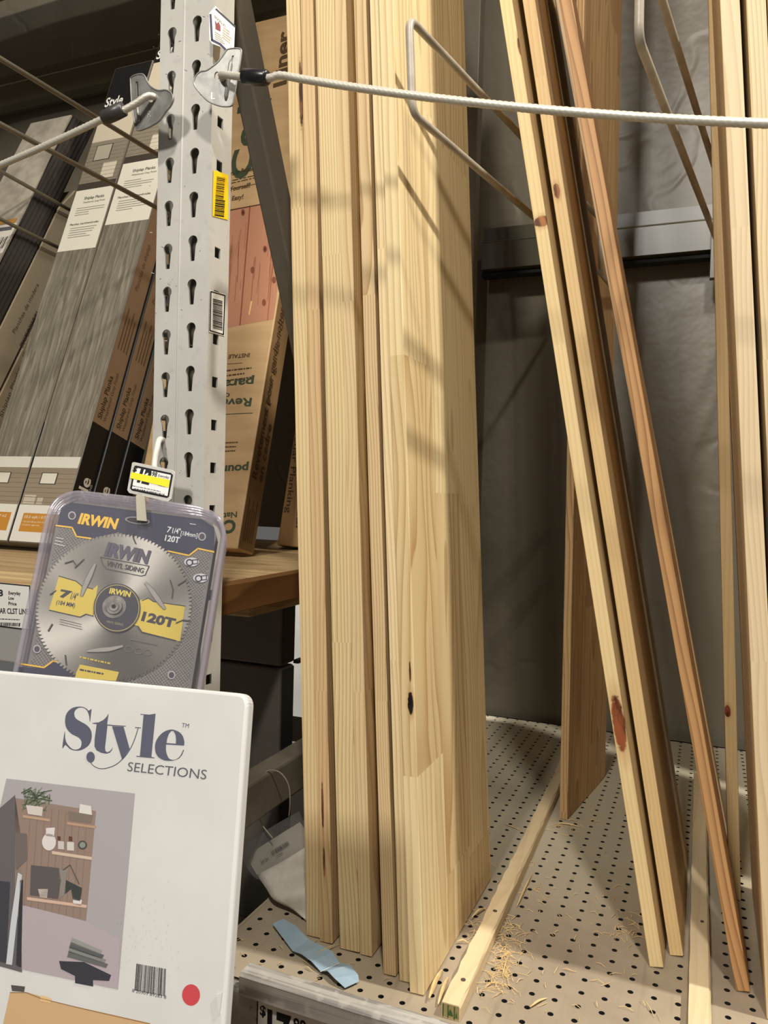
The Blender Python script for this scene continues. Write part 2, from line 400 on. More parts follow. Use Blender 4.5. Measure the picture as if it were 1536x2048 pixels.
col = k.mix(k.step(g, .42, .68), lin((186, 182, 175)), lin((140, 135, 130)))
col = k.mix(k.math('MULTIPLY', k.step(k.noise(o_, 60., 3.), .52, .66), .55), col, lin((204, 199, 190)))
k.put(k.b.inputs['Base Color'], col); k.b.inputs['Roughness'].default_value = .6; k.bump(g, .3)
tag(link('edge_strip', from_bm(lip, 'edge_strip'), k.m), 'grey paint-worn wooden strip along the front edge of the pegboard shelf', 'strip')

# price label on the beam
Yl = .7268
pl = empty('price_label', onY(600, 2040, Yl), 'white price label reading 17.98 on the beam below the pegboard shelf', 'price label')
q = [onY(*p, Yl) for p in ((514, 2012), (700, 2068))]
xa, xb, zt = q[0].x, -.30, .838; 
hexa('label_card', [(xa, Yl, .776), (xb, Yl, .776), (xb, Yl, .8375), (xa, Yl, .8375)], (0, .0008, 0), plain('label_white', (226, 224, 218), .4), pl, 0)
sh = Sheet((xa, Yl, .8), (0, -1, 0))
f = lambda x, z: V((x, Yl, z))
fr = .0016
for a in (((xa, .8359), (xb, .8375)), ((xa, .776), (xb, .7776)), ((xa, .776), (xa+fr, .8375)), ((xb-fr, .776), (xb, .8375))):
    (x0, z0), (x1, z1) = a; sh.poly3([f(x0, z0), f(x1, z0), f(x1, z1), f(x0, z1)], (20, 20, 24))
def txt3(sh, body, org, u, v, w, h, col, bold=0.):
    vs, fs, x0, x1, y1, yb = text2d(body, bold); sx = w/(x1-x0); sy = h/.73; lift = sh.n*sh.step*sh.layer
    sh.add([V(org)+V(u)*((x-x0)*sx)+V(v)*(y*sy)+lift for x, y in vs], fs, col)
X_, Z_ = V((1, 0, 0)), V((0, 0, 1))
txt3(sh, '$', f(xa+.004, .820), X_, Z_, .0075, .0115, (20, 20, 24), .03)
txt3(sh, '17', f(xa+.0135, .793), X_, Z_, .030, .0365, (20, 20, 24), .045)
txt3(sh, '98', f(xa+.046, .816), X_, Z_, .0155, .0135, (20, 20, 24), .03)
sh.build('printed_text', sub(pl, 'label_card'))

# ================================================================== RACK UPRIGHT
XL, XR, YP = -.6095, -.535, .743
up = empty('rack_upright', ((XL+XR)/2, .77, 0), 'scuffed grey steel rack post with two columns of keyholes', 'rack post')
def keyhole(cx, zt, R=.0063, r=.0027, L=.0295):
    c = zt-R; pts = [(cx+R*cos(t), c+R*sin(t)) for t in [radians(a) for a in range(-40, 221, 20)]]
    return pts+[(cx-r*1.45, c-R*1.25), (cx-r, zt-L), (cx+r, zt-L), (cx+r*1.45, c-R*1.25)]
holes = []
for i in range(-12, 34):
    z = 1.9343-.0500*i
    if .25 < z < 2.9: holes += [keyhole(-.5925, z), keyhole(-.5575, z+.0062)]
fr_ = (V((0, YP, 0)), V((1, 0, 0)), V((0, 0, 1)))
plate('front_plate', [(XL, 0), (XR, 0), (XR, 3.1), (XL, 3.1)], holes, fr_, .0022, M_POST, up)
def side_plate(x, th):
    bm = bmesh.new(); a, b, y0, y1 = .7545, .7655, YP+.0023, .7835; zs = [0]
    for i in range(33, -13, -1):
        z = 1.923-.0500*i
        if .25 < z < 2.9: zs += [z-.0062, z+.0062]
    zs.append(3.1)
    for k, (z0, z1) in enumerate(zip(zs, zs[1:])):
        hole = k % 2 == 1
        for c, d in ((y0, a), (a, b), (b, y1)):
            if hole and c == a: continue
            bm_box(bm, (x-th, c, z0), (x, d, z1))
    bmesh.ops.remove_doubles(bm, verts=bm.verts[:], dist=1e-6)
    seen = {}
    for f in bm.faces: seen.setdefault(tuple(sorted(v.index for v in f.verts)), []).append(f)
    bm.verts.index_update(); seen = {}
    for f in bm.faces: seen.setdefault(tuple(sorted(v.index for v in f.verts)), []).append(f)
    bmesh.ops.delete(bm, geom=[f for l in seen.values() if len(l) > 1 for f in l], context='FACES')
    return link('side_plate', from_bm(bm, 'side_plate'), M_POST, up)
side_plate(XR, .0022); side_plate(XL+.0022, .0022)
box('back_web', (XL+.003, .781, 0), (XR-.003, .783, 3.1), M_STEEL, up, 0)
bm = bmesh.new()
for cx in (-.5755,): bm_tube(bm, [(cx, YP+.0009, 0), (cx, YP+.0009, 3.1)], .0021, 8)
link('rib', from_bm(bm, 'rib'), M_POST, sub(up, 'front_plate'), smooth=True)
# brace and strut run back into the shelf to a rear post
xb_ = -.558
b1, b2, b3 = onX(487, 0, xb_), onX(560, 360, xb_), None
d_ = (b2-b1); d_ = V((0, d_.y, d_.z)).normalized(); n_ = V((0, -d_.z, d_.y))
A0 = V((xb_, b1.y, b1.z)); 
hexa('diagonal_brace', [A0-d_*.22-n_*.022, A0+d_*.93-n_*.022, A0+d_*.93+n_*.022, A0-d_*.22+n_*.022], (-.028, 0, 0), M_STEEL, up, .003)
hexa('brace_flange', [A0-d_*.22+n_*.024+V((-.02, 0, 0)), A0+d_*.9+n_*.024+V((-.02, 0, 0)), A0+d_*.9+n_*.038+V((-.02, 0, 0)), A0-d_*.22+n_*.038+V((-.02, 0, 0))], (-.02, 0, 0), M_POST, up, .002)
box('strut', (-.585, .80, .945), (-.550, 1.80, 1.004), mottled('strut_paint', (138, 130, 116), (120, 112, 98), 14, .5, 0, .05), up, .004)
box('rear_post', (XL, 1.80, 0), (XR, 1.84, 3.1), M_STEEL, up, .003)

def sticker(name, label, quad, plane_o, plane_n, base, draw, parent):
    sh = Sheet(plane_o, plane_n); sh.layer = 2; sh.poly(quad, base); sh.layer = 3; draw(sh); o = sh.build(name, parent, label); return o
XS = XR+.0003
def yb(sh):
    sh.poly([(434, 352), (453, 357), (449, 395), (431, 392)], (236, 190, 24))
    r = random.Random(3); y = 353
    while y < 396:
        w = r.choice((1, 1, 2)); a = (y-353)/43; sh.poly([(434-a*3, y), (450-a*3, y+3), (450-a*3, y+3+w), (434-a*3, y+w)], (70, 55, 15)); y += w+1.2
    y = 398
    while y < 432:
        w = r.choice((1, 1.5, 3)); a = (y-398)/34; sh.poly([(431-a*2, y), (450-a*2, y+3), (450-a*2, y+3+w), (431-a*2, y+w)], (40, 32, 12)); y += w+1.3
sticker('barcode_sticker', 'yellow barcode sticker', [(427, 340), (457, 350), (456, 440), (425, 432)], (XS, 0, 0), (1, 0, 0), (246, 208, 28), yb, sub(up, 'side_plate'))
def wb(sh):
    sh.line([(422, 583), (450, 591), (447, 669), (420, 661)], 2.2, (18, 18, 22), True)
    r = random.Random(5); y = 597
    while y < 657:
        w = r.choice((1, 1, 2, 2.6)); sh.poly([(426, y), (445, y+5), (445, y+5+w), (426, y+w)], (40, 40, 44)); y += w+1.2
sticker('barcode_sticker', 'white barcode sticker with black border', [(420, 580), (452, 589), (449, 672), (418, 664)], (XS, 0, 0), (1, 0, 0), (226, 224, 216), wb, sub(up, 'side_plate'))
def dirty(sh):
    r = random.Random(11)
    for _ in range(60):
        x = r.uniform(309, 420); y = r.uniform(10, 990); x -= y*.027; a = r.uniform(1, 4)
        sh.line([(x, y), (x+r.uniform(-3, 6), y+r.uniform(-2, 3))], r.uniform(.5, 1.1), r.choice(((120, 116, 106), (205, 202, 192), (105, 100, 92))))
sh = Sheet((0, YP, 0), (0, -1, 0)); dirty(sh); sh.build('scratches', sub(up, 'front_plate'))['kind'] = 'stuff'
# bent warning label at the top of the post
wl = empty('warning_label', onY(445, 60, .73), 'curled white warning label with blue border at the top of the rack post', 'label')
wn = V((.80, -.6, .10)).normalized(); wo = onY(420, 60, .7335)
bmw = [(418, 27), (430, 13), (449, 25), (470, 55), (468, 100), (453, 106), (440, 93), (424, 87), (419, 80)]
me = Sheet(wo, wn); me.poly([(418, 27), (431, 12), (470, 55), (468, 98), (452, 104), (440, 93), (424, 87), (419, 80)], (234, 230, 218))
me.layer = 2; me.line([(421, 29), (424, 80), (440, 88), (453, 101)], 4.5, (26, 22, 62)); me.line([(432, 18), (470, 53)], 3.5, (26, 22, 40))
me.poly([(430, 40), (434, 47), (437, 43), (441, 52), (441, 63), (431, 58)], (120, 40, 34))
me.para([(429, 29), (462, 60), (462, 66), (429, 35)], 2, (120, 112, 96), 3); me.para([(446, 52), (466, 66), (464, 92), (444, 76)], 5, (170, 148, 120), 4); me.para([(430, 62), (443, 70), (452, 92), (430, 78)], 4, (150, 138, 118), 5)
bm = bmesh.new(); bm_hexa(bm, [onP(x, y, wo, wn) for x, y in ((418, 27), (431, 12), (470, 55), (468, 98), (452, 104), (440, 93), (424, 87), (419, 80))], -wn*.0006); link('label_backing', from_bm(bm, 'label_backing'), plain('label_paper', (232, 228, 216), .5), wl); me.build('printed_face', sub(wl, 'label_backing'))

# ================================================================== BACK BEAMS AND DIVIDER HOOKS
for nm, x0, x1, z0, lab in (('rear_beam', -.532, 1.93, 1.955, 'olive grey stepped rail across the back wall behind the pine boards'), ('rear_beam', -3.0, -.615, 2.622, 'dark stepped rail high on the back wall above the shiplap cartons')):
    e = empty(nm, ((x0+x1)/2, 1.86, z0), lab, 'rail', 'rear rails')
    bm = bmesh.new(); prof = [(1.86, z0), (1.86, z0+.064), (1.875, z0+.068), (1.875, z0+.104), (1.905, z0+.106), (1.905, z0-.004), (1.885, z0-.008)]
    bm_hexa(bm, [(x0, a, b) for a, b in prof], (x1-x0, 0, 0)); link('rail', from_bm(bm, 'rail'), M_RAIL, e)
    tube('edge_highlight', [(x0, 1.8605, z0+.066), (x1, 1.8605, z0+.066)], .0022, plain('painted_highlight', (128, 122, 102), .22), e, 8)  # lighter tube paints the highlight along the rail's step
    if z0 < 2: box('bracket', (-.010, 1.838, 1.886), (.03, 1.8598, 2.004), M_RAIL, e, .001)
    if z0 < 2: box('bottom_flange', (x0, 1.865, z0-.016), (x1, 1.9, z0-.009), M_HOLE, e, 0)
def hook(name, label, top, bot, dr, ye, mat, group, r=.0043, back=None):
    dr = V(dr); dr /= dr.y; top, bot = V(top), V(bot)
    e = empty(name, top+dr*(ye-top.y), label, 'divider hook', group)
    tube('wire_loop', fillet([top+dr*(ye-top.y), top, bot, bot+dr*(ye-bot.y)], .014, 7), r, mat, e, 14)
    a = top+dr*(ye-top.y); b = bot+dr*(ye-bot.y)
    if back: tube('support_arm', [a, b]+[V(q) for q in back], r, mat, e, 12)
    else: box('mounting_plate', (a.x-.006, ye-.001, b.z-.012), (a.x+.012, ye+.004, max(a.z+.01, 1.975 if a.z < 2.03 else 0)), M_RAIL if a.z < 2.03 else M_WIRE2, e, .001)
    return e
G_ = 'wire divider hooks'
YT = .768
hook('divider_hook', 'grey wire loop divider reaching out beside the tall pine board bundle', onY(818, 36, YT), onY(825, 226, YT), ray(1753, 1020), 1.42, M_WIRE, G_, .0043, ((-.175, 1.58, 1.80), (-.235, 1.858, 1.975)))
t2 = onY(1287, 78, .735)+V((-.004, 0, 0)); hook('divider_hook', 'pale wire loop divider at the top right beside the leaning boards', t2+V((-.002, 0, .098)), t2, ray(1640, 1012), 1.855, M_WIRE, G_)
dl = ray(1690, 1150); dl = dl/dl.y
for (xx, yy), (x2, y2), Y, dv_, lab in (((0, 117), (0, 248), .908, dl, 'dull wire divider crossing in front of the shiplap cartons'), ((0, 342), (0, 438), 1.275, V((.0, 1, -.075)), 'dull wire divider farther left behind the cable, ending at the shiplap cartons')):
    a, b = onY(xx, yy, Y), onY(x2, y2, Y); a -= dv_*(Y-.80); b -= dv_*(Y-.80); e1 = a+dv_*.495
    if Y < 1: hook('divider_hook', lab, a, b, dv_, 1.295, M_WIRE2, G_, .0044, ((e1.x, 1.295, 1.259),))
    else: hook('divider_hook', lab, a, b, dv_, 1.88, M_WIRE2, G_, .0044)

# ================================================================== PINE BOARDS
LP, DP = (237, 217, 180), (178, 142, 98)
def board(label, foot, slope, t, depth, length, mat, yaw=0., chip=0, lead='x0', z=ZD):
    """foot = front left (or right) lower corner; slope = dx per metre of height"""
    lz = V((slope, 0, 1)).normalized(); ly = V((sin(yaw), cos(yaw), 0)); lx = ly.cross(lz).normalized(); ly = lz.cross(lx)
    bm = bmesh.new(); bm_box(bm, (0, 0, 0), (t, depth, length)); bevel(bm, .0011, 2)
    o = link('pine_board', from_bm(bm, 'pine_board'), mat)
    org = V((foot[0], foot[1], z+.0006))
    o.matrix_world = Matrix(((lx.x, ly.x, lz.x, org.x), (lx.y, ly.y, lz.y, org.y), (lx.z, ly.z, lz.z, org.z), (0, 0, 0, 1)))
    return tag(o, label, 'board', 'pine boards')
def W_(n, seed, light=LP, dark=DP, **k): return wood('pine_'+n, light, dark, seed, **k)
DK = (50, 34, 20)
board('pine board at the far left of the standing bundle', (-.4445, .851), -.0520, .0195, .29, 2.44, W_('a', 1, (225, 201, 154), (177, 144, 96), knots=[('f', .018, 1.05, .0022, .045, (92, 60, 38))]))
board('second pine board from the left in the standing bundle, warm tan front edge', (-.4235, .8465), -.0505, .0175, .29, 2.40, W_('b', 2, (216, 186, 140), (173, 136, 96), knots=[('f', .008, .17, .0016, .03, (110, 70, 45)), ('f', .0085, .10, .0014, .02, (110, 70, 45))]))
board('wide striped pine board third from the left in the standing bundle', (-.3945, .8435), -.0565, .0265, .29, 2.44, W_('c', 3, (229, 208, 160), (172, 138, 89), contrast=.8, freq=260))
board('pine board fourth from the left in the bundle, touching the wide striped one', (-.3672, .8430), -.0585, .0160, .29, 2.44, W_('d', 4, (221, 197, 152), (178, 144, 98)))
board('pine board set back in a gap in the middle of the standing bundle', (-.3480, .868), -.0600, .0200, .28, 2.44, W_('e', 5, (214, 187, 140), (166, 130, 86)))
board('narrow-grained pine board sticking forward left of the last pair in the bundle', (-.3270, .820), -.0620, .0158, .29, 2.44, W_('f', 6, (221, 195, 150), (164, 128, 84), contrast=.85, freq=330))
board('last but one board at the right of the standing bundle, cut short at the foot', (-.3055, .8165), -.0620, .0175, .29, 2.44, W_('g', 7, (234, 212, 167), (183, 150, 102)))
board('rightmost board of the standing bundle with a black knot and a broad side face', (-.2872, .802), -.0630, .0172, .29, 2.44, W_('h', 8, (235, 214, 166), (186, 150, 98), tone=.5, contrast=.75, freq=115, strip_w=.098, amp=.032, knots=[('f', .0120, .325, .0036, .0135, (30, 22, 20)), ('f', .0125, .36, .0012, .012, (90, 60, 36))]))
board('wide pine board standing upright deep on the shelf behind the leaning boards', (-.2165, 1.350), -.012, .0140, .250, 2.2, W_('s', 9, (204, 172, 124), (148, 110, 68), tone=.5), yaw=radians(8))  # wood tones darkened to carry the shade this board stands in
RK = (112, 60, 34)
board('front leaning pine board with a big reddish knot near its foot', (-.0430, .968), -.1860, .0158, .185, 1.72, W_('l', 10, (226, 202, 152), (182, 146, 98), contrast=.4, knots=[('f', .0085, .291, .0075, .036, RK), ('f', .010, .915, .010, .0075, (128, 82, 44)), ('f', .0155, 1.14, .0018, .013, (120, 76, 40))]))
board('second leaning pine board with a small round knot, close behind the front one', (-.0218, 1.003), -.1835, .0158, .286, 1.80, W_('m', 11, (216, 187, 135), (174, 134, 86), contrast=.4, knots=[('f', .006, .965, .0042, .0105, (120, 76, 38)), ('f', .012, 1.35, .003, .008, (130, 88, 46))]))
board('reddish brown weathered board leaning rightmost with its foot nearest the front', (.0510, .962), -.2040, .0150, .085, 2.2, W_('o', 12, (190, 146, 98), (110, 74, 44), strips=False, freq=120, amp=.03, pith=(.02, -.01), contrast=.8))
b_ = onZ(1452, 1835, ZD); t_ = onY(1110, 0, b_.y)
board('thin board mostly hidden behind the reddish leaning board', (b_.x, b_.y), (t_.x-b_.x)/(t_.z-ZD), .0150, .20, 1.40, W_('p', 13, (185, 158, 122), (139, 108, 75)))
board('narrow pale board with a dark red knot at the left of the right-hand stack', (.0490, 1.183), -.0560, .0155, .034, 2.44, W_('q', 14, (210, 181, 130), (170, 136, 90), contrast=.35, knots=[('f', .004, .265, .0042, .0085, (96, 44, 26))]))
board('thick pale board of the right-hand stack, front edge left of the dark slot', (.0800, .924), -.0770, .0195, .29, 2.44, W_('r', 15, (230, 209, 170), (188, 156, 117), contrast=.5))
board('pale board at the right frame edge, across the dark slot from its neighbour', (.1055, .924), -.0770, .0190, .29, 2.44, W_('t', 16, (230, 209, 166), (184, 152, 110)))
board('outermost board of the right-hand stack, only its upper end in view', (.1252, .925), -.0760, .0190, .29, 2.44, W_('u', 17, (214, 182, 143), (174, 138, 101)))

board('unseen rear pine board added beyond the right frame edge to block side light', (.36, 1.50), -.01, .0170, .29, 2.44, W_('v', 18))  # added out of view to keep the side lamp off the wall
board('unseen middle pine board added beyond the right frame edge to block side light', (.33, 1.19), -.01, .0170, .29, 2.44, W_('w', 19))  # also added, screens the upright board and wall from the side lamp

# cleats lying on the shelf
def cleat(label, a, b, w, h, mat, wob, seed):
    r = random.Random(seed); bm = bmesh.new(); n = 44; rings = []; a, b = V(a), V(b); d = (b-a).normalized(); s = V((d.y, -d.x, 0))
    for i in range(n+1):
        p = a.lerp(b, i/n); j = lambda: r.uniform(-wob, wob) if 0 < i < n else 0
        rings.append([bm.verts.new(p+s*q+V((0, 0, z))) for q, z in ((0, 0), (j(), h*.99+j()*.3), (w*.9+j()*1.4, h+j()*.3), (w+j()*.4, h*.82), (w, 0))])
    for A, B in zip(rings, rings[1:]):
        for k in range(5): bm.faces.new((A[k], A[(k+1) % 5], B[(k+1) % 5], B[k]))
    bm.faces.new(rings[0]); bm.faces.new(rings[-1][::-1]); return bm
def nails(pts, parent, r=.0028):
    for p in pts:
        bm = bmesh.new(); bm_tube(bm, [V(p)+V((0, 0, -.001)), V(p)+V((0, 0, .0008))], r, 12); link('nail', from_bm(bm, 'nail'), plain('nail', (120, 108, 100), .4, .6), parent)
zc = ZD+.0006
c1 = empty('wood_cleat', (-.24, 1.1, ZD), 'rough-edged wood strip on the shelf with a green-stamped front end', 'wood strip', 'wood strips on the shelf')
pa = onZ(884, 2003, ZD+.017); pb = onZ(1100, 1560, ZD+.017)
a_ = V((pa.x, pa.y, zc)); b_ = V((pb.x-.002, 1.62, zc))
MW = wood('cleat_pine', (226, 204, 164), (194, 162, 116), 21, strips=False, freq=150, contrast=.3, pith=(.3, -.7), lay=True)
link('strip', from_bm(cleat('', a_, b_, .0205, .0165, None, .0011, 3), 'strip'), MW, c1)
d_ = (b_-a_).normalized()
nails([a_+d_*.045+V((.011, 0, .0163)), a_+d_*.20+V((.0105, 0, .0163))], c1)
sh = Sheet(a_, -d_); sh.step = .0004
s_ = V((d_.y, -d_.x, 0)); P3 = lambda q, z: a_+s_*q+V((0, 0, z))
sh.poly3([P3(.0005, .001), P3(.0195, .001), P3(.0188, .0155), P3(.0005, .0155)], (150, 138, 92)); sh.layer = 2
for q in (.001, .0065, .0135): sh.poly3([P3(q, .001), P3(q+.0012, .001), P3(q+.0012, .015), P3(q, .015)], (62, 84, 48))
sh.poly3([P3(.007, .004), P3(.013, .004), P3(.0115, .008), P3(.0095, .011), P3(.008, .008)], (58, 92, 52))
sh.poly3([P3(.0145, .003), P3(.018, .003), P3(.0165, .010)], (74, 98, 58)); sh.build('green_stamp', c1)
c2 = empty('wood_cleat', (.01, 1.2, ZD), 'pale square wood strip running straight back between the leaning boards', 'wood strip', 'wood strips on the shelf')
p_ = onZ(1373, 2047, ZD); q_ = onZ(1376.6, 1869, ZD)
a_ = V((p_.x+.002, .80, zc)); b_ = V((p_.x-.004, 1.66, zc))
link('strip', from_bm(cleat('', a_, b_, .0225, .0165, None, .0004, 8), 'strip'), wood('cleat_pale', (222, 202, 164), (194, 166, 124), 22, strips=False, freq=150, contrast=.3, pith=(.1, -.7), lay=True), c2)
nails([a_+V((.012, .27, .0166))], c2, .0022)

# ================================================================== CABLES AND CLIPS
def cable_mesh(pts, r, pitch=.034, lobes=6, seg=24):
    bm = bmesh.new(); rings = []; s = 0; pts = [V(p) for p in pts]
    for i, p in enumerate(pts):
        if i: s += (p-pts[i-1]).length
        t = (pts[min(i+1, len(pts)-1)]-pts[max(i-1, 0)]).normalized(); n = t.cross(V((0, 1, .3))).normalized(); b = t.cross(n)
        ring = []
        for k in range(seg):
            a = 2*pi*k/seg; rr = r*(1+.26*(abs(cos(lobes/2*(a-2*pi*s/pitch)))-.6)); ring.append(bm.verts.new(p+n*cos(a)*rr+b*sin(a)*rr))
        rings.append(ring)
    for A, B in zip(rings, rings[1:]):
        for k in range(seg): bm.faces.new((A[k], A[(k+1) % seg], B[(k+1) % seg], B[k]))
    bm.faces.new(rings[0][::-1]); bm.faces.new(rings[-1]); return from_bm(bm, 'wire_rope')
def resample(pts, d):
    out = [V(pts[0])]; acc = 0
    for a, b in zip(pts, pts[1:]):
        a, b = V(a), V(b); L = (b-a).length; s = d-acc
        while s <= L: out.append(a.lerp(b, s/L)); s += d
        acc = (acc+L) % d if L else acc
    return out
YC = .700
def zr(x): return 1.638+.145*(x-.72)**2
hR = onY(441, 152, .7115)
pr = [hR+V((-.002, .006, .001)), hR+V((.004, -.002, 0)), onY(470, 152, .706), onY(492, 154, .7025), onY(538, 156, YC)]+[V((x/100, YC, zr(x/100))) for x in range(-42, 198, 3)]+[V((2.0, .742, zr(2.0)))]
cr = empty('safety_cable', onY(768, 200, YC), 'steel safety cable strung to the right in front of the pine boards', 'cable', 'safety cables')
link('wire_rope', cable_mesh(resample(catmull(pr, 6), .0022), .0037), M_CABLE, cr, smooth=True)
s1, s2 = onY(488, 153, .7025), onY(536, 156, .7003)
tube('sleeve', [s1, s1.lerp(s2, .03), s1.lerp(s2, .5), s2.lerp(s1, .06), s2], [.0060, .0080, .0084, .0078, .0062], M_SLEEVE, cr, 20)
hL = onY(303, 192, .7115)
def zl(x): return 1.7395+.145*(x+1.39)**2
pL = [hL+V((.003, .006, 0)), hL+V((-.002, -.003, -.001)), onY(272, 207, .705), onY(245, 222, .702)]+[V((-.64-i*.03, YC, zl(-.64-i*.03)+.001)) for i in range(48)]
cl = empty('safety_cable', onY(120, 275, YC), 'steel safety cable strung to the left in front of the shiplap cartons', 'cable', 'safety cables')
link('wire_rope', cable_mesh(resample(catmull(pL, 6), .0022), .0037), M_CABLE, cl, smooth=True)
s1, s2 = onY(248, 217, .7028), onY(206, 237, .7004)
tube('sleeve', [s1, s1.lerp(s2, .03), s1.lerp(s2, .5), s2.lerp(s1, .06), s2], [.0060, .0080, .0084, .0078, .0062], M_SLEEVE2, cl, 20)
def clip(label, px, slot, ridge, hole, letter, lp, yaw, oy):
    n = V((sin(yaw), -cos(yaw), 0)); c = onY(*px[0], oy); u = V((cos(yaw), sin(yaw), 0)); v = V((0, 0, 1))
    to = lambda p: (lambda w: ((w-c).dot(u), (w-c).dot(v)))(onP(p[0], p[1], c, n))
    e = empty('cable_clip', c, label, 'clip', 'cable clips')
    pts = [to(p) for p in px]; hp = [to(p) for p in ell(hole[0], hole[1], hole[2], hole[3], 14)]; sl = [to(p) for p in slot]
    plate('clip_plate', pts, [hp, sl], (c, u, v), .0022, M_ZINC, e)
    bm = bmesh.new(); A, B = [onP(p[0], p[1], c+n*.0006, n) for p in ridge]; bm_tube(bm, [A, A.lerp(B, .1), A.lerp(B, .9), B], [.0010, .0022, .0022, .0010], 10); link('pressed_rib', from_bm(bm, 'pressed_rib'), M_ZINC, e, smooth=True)
    bm = bmesh.new(); q = [onP(p[0], p[1], c, n) for p in px]; q = q+[q[0]]
    bm_tube(bm, q, .0009, 8, False); link('rolled_edge', from_bm(bm, 'rolled_edge'), M_ZINC, e, smooth=True)
    bm = bmesh.new()
    vs, fs, x0, x1, y1, yb_ = text2d(letter); A = onP(lp[0], lp[1], c+n*.0004, n)
    vv = [bm.verts.new(A+u*(x*.011)+v*(y*.011)) for x, y in vs]
    for f_ in fs: bm.faces.new([vv[i] for i in f_])
    link('stamped_letter', from_bm(bm, 'stamped_letter'), plain('stamp', (205, 204, 200), .4, .5), e)
    # tongue that enters the keyhole
    t = V(((q[len(px)//2]).x, 0, 0)); return e
def cp(pts, n=3):
    P = [V((a, b, 0)) for a, b in pts]; P.append(P[0]); return [(p.x, p.y) for p in catmull(P, n)[:-1]]
clip('galvanised cable clip on the left keyholes, stamped R', cp([(261, 157), (268, 151), (283, 148), (290, 153), (295, 164), (304, 175), (317, 181), (332, 180), (342, 186), (346, 197), (340, 212), (330, 224), (318, 241), (305, 250), (290, 257), (277, 261), (272, 256), (268, 238), (263, 200)]), [(271, 163), (276, 163), (277, 193), (272, 193)], ((274, 205), (279, 244)), (302, 196, 5.5, 9), 'R', (294, 236), radians(-8), .7205)
clip('galvanised cable clip on the right keyholes, stamped L', cp([(454, 99), (462, 97), (478, 97), (483, 102), (481, 120), (474, 160), (467, 200), (463, 211), (450, 213), (436, 211), (416, 202), (402, 188), (390, 173), (388, 162), (393, 150), (402, 143), (413, 141), (425, 133), (436, 124), (446, 111)]), [(464, 112), (468, 110), (466, 124), (462, 124)], ((462, 120), (451, 200)), (434, 152, 5.5, 9), 'L', (421, 199), radians(12), .7205)
# the right-hand cable ends on the next post along the aisle
up2 = empty('rack_upright', (2.0, .77, 0), 'plain grey rack post at the far right end of the bay', 'rack post')
box('post', (1.95, .745, 0), (2.03, .79, 3.1), M_POST, up2, .003)

# ================================================================== LEFT BAY: wooden shelf, cartons
M_SHELF = wood('shelf_pine', (206, 178, 132), (150, 112, 72), 31, strips=False, freq=60, contrast=.6, pith=(.2, .02))
ws = empty('wooden_shelf', (-1.8, 1.3, 1.24), 'thick wooden shelf carrying the cartons left of the rack post', 'shelf')
ZS = 1.275
for i, (y0, y1) in enumerate(((.748, .93), (.933, 1.14), (1.143, 1.40), (1.403, 1.88))):
    bm = bmesh.new(); bm_box(bm, (-.02, -(y1-y0)/2, 0), (.02, (y1-y0)/2, 1.2)); bmesh.ops.scale(bm, vec=(1, 1, 2.0), verts=bm.verts[:]); bevel(bm, .002)
    o = link('plank', from_bm(bm, 'plank'), M_SHELF, None); o.parent = ws
    o.matrix_parent_inverse = Matrix.Translation(-ws.location)
    o.matrix_basis = Matrix.Translation(V((-3.0, (y0+y1)/2, ZS-.02-(.0175 if i else 0)))) @ Matrix.Rotation(radians(90), 4, 'Y')
    if i == 0: pass
for ch in ws.children: ch.location.x = -3.0+.0; ch.location.x = -2.99
box('front_rail', (-2.99, .738, 1.165), (XL-.001, .748, 1.262), plain('rail_grey', (150, 148, 144), .45), ws, .002)
# a darker end board facing the pine boards
hexa('end_board', [(-.566, .80, 1.236), (-.566, 1.78, 1.236), (-.566, 1.78, 1.2745), (-.566, .80, 1.2745)], (-.024, 0, 0), wood('end_pine', (150, 106, 62), (92, 58, 30), 33, strips=False, freq=110, contrast=.8, pith=(-.55, -1.21), lay=True), ws, .001)
# price card on the front rail
pc = empty('price_label', onY(20, 1215, .737), 'white price card cut by the left frame edge, reading cedar closet liner', 'price label')
Yc = .7372; q = [onY(x, y, Yc) for x, y in ((60, 1172), (57, 1262))]
X1 = onY(60, 1200, Yc).x; zt, zb = onY(30, 1168, Yc).z, onY(30, 1257, Yc).z
hexa('label_card', [(X1-.2, Yc, zb), (X1, Yc, zb), (X1, Yc, zt), (X1-.2, Yc, zt)], (0, .0007, 0), plain('card_white', (222, 220, 214), .4), pc, 0)
sh = Sheet((0, Yc, 0), (0, -1, 0)); g3 = lambda x, z: V((x, Yc, z))
for (a, b, c, d) in ((X1-.2, X1, zt-.0015, zt), (X1-.2, X1, zb, zb+.0015), (X1-.0015, X1, zb, zt)): sh.poly3([g3(a, c), g3(b, c), g3(b, d), g3(a, d)], (22, 22, 26))
ink = (30, 30, 34)
sh.text('8', (-3, 1192), (6, 1192), 13, ink, .03)
for s_, y in (('Everyday', 1189), ('Low', 1199), ('Price', 1210)): sh.text(s_, (17, y), (17+{'Everyday': 24, 'Low': 11, 'Price': 16}[s_], y+1), 7, ink, .02)
sh.text('CEDAR CLST LINER', (-18, 1226), (63, 1229), 11, ink, .02)
sh.bars([(-20, 1244), (42, 1246), (41, 1253), (-20, 1251)], 26, ink, 4); sh.para([(-10, 1236), (40, 1238), (40, 1241), (-10, 1239)], 1, ink, 2)
sh.build('printed_text', sub(pc, 'label_card'))

us = empty('shade_shelf', (-1.8, 1.3, 2.95), 'unseen wooden shelf deck added above the frame to shade the left bay', 'shelf'); box('deck', (-2.99, .76, 2.95), (XL-.001, 1.85, 2.985), M_SHELF, us, .002); box('front_rail', (-2.99, .742, 2.84), (XL-.001, .758, 2.948), M_STEEL, us, .002)  # shelf added out of view to darken the top of the left bay
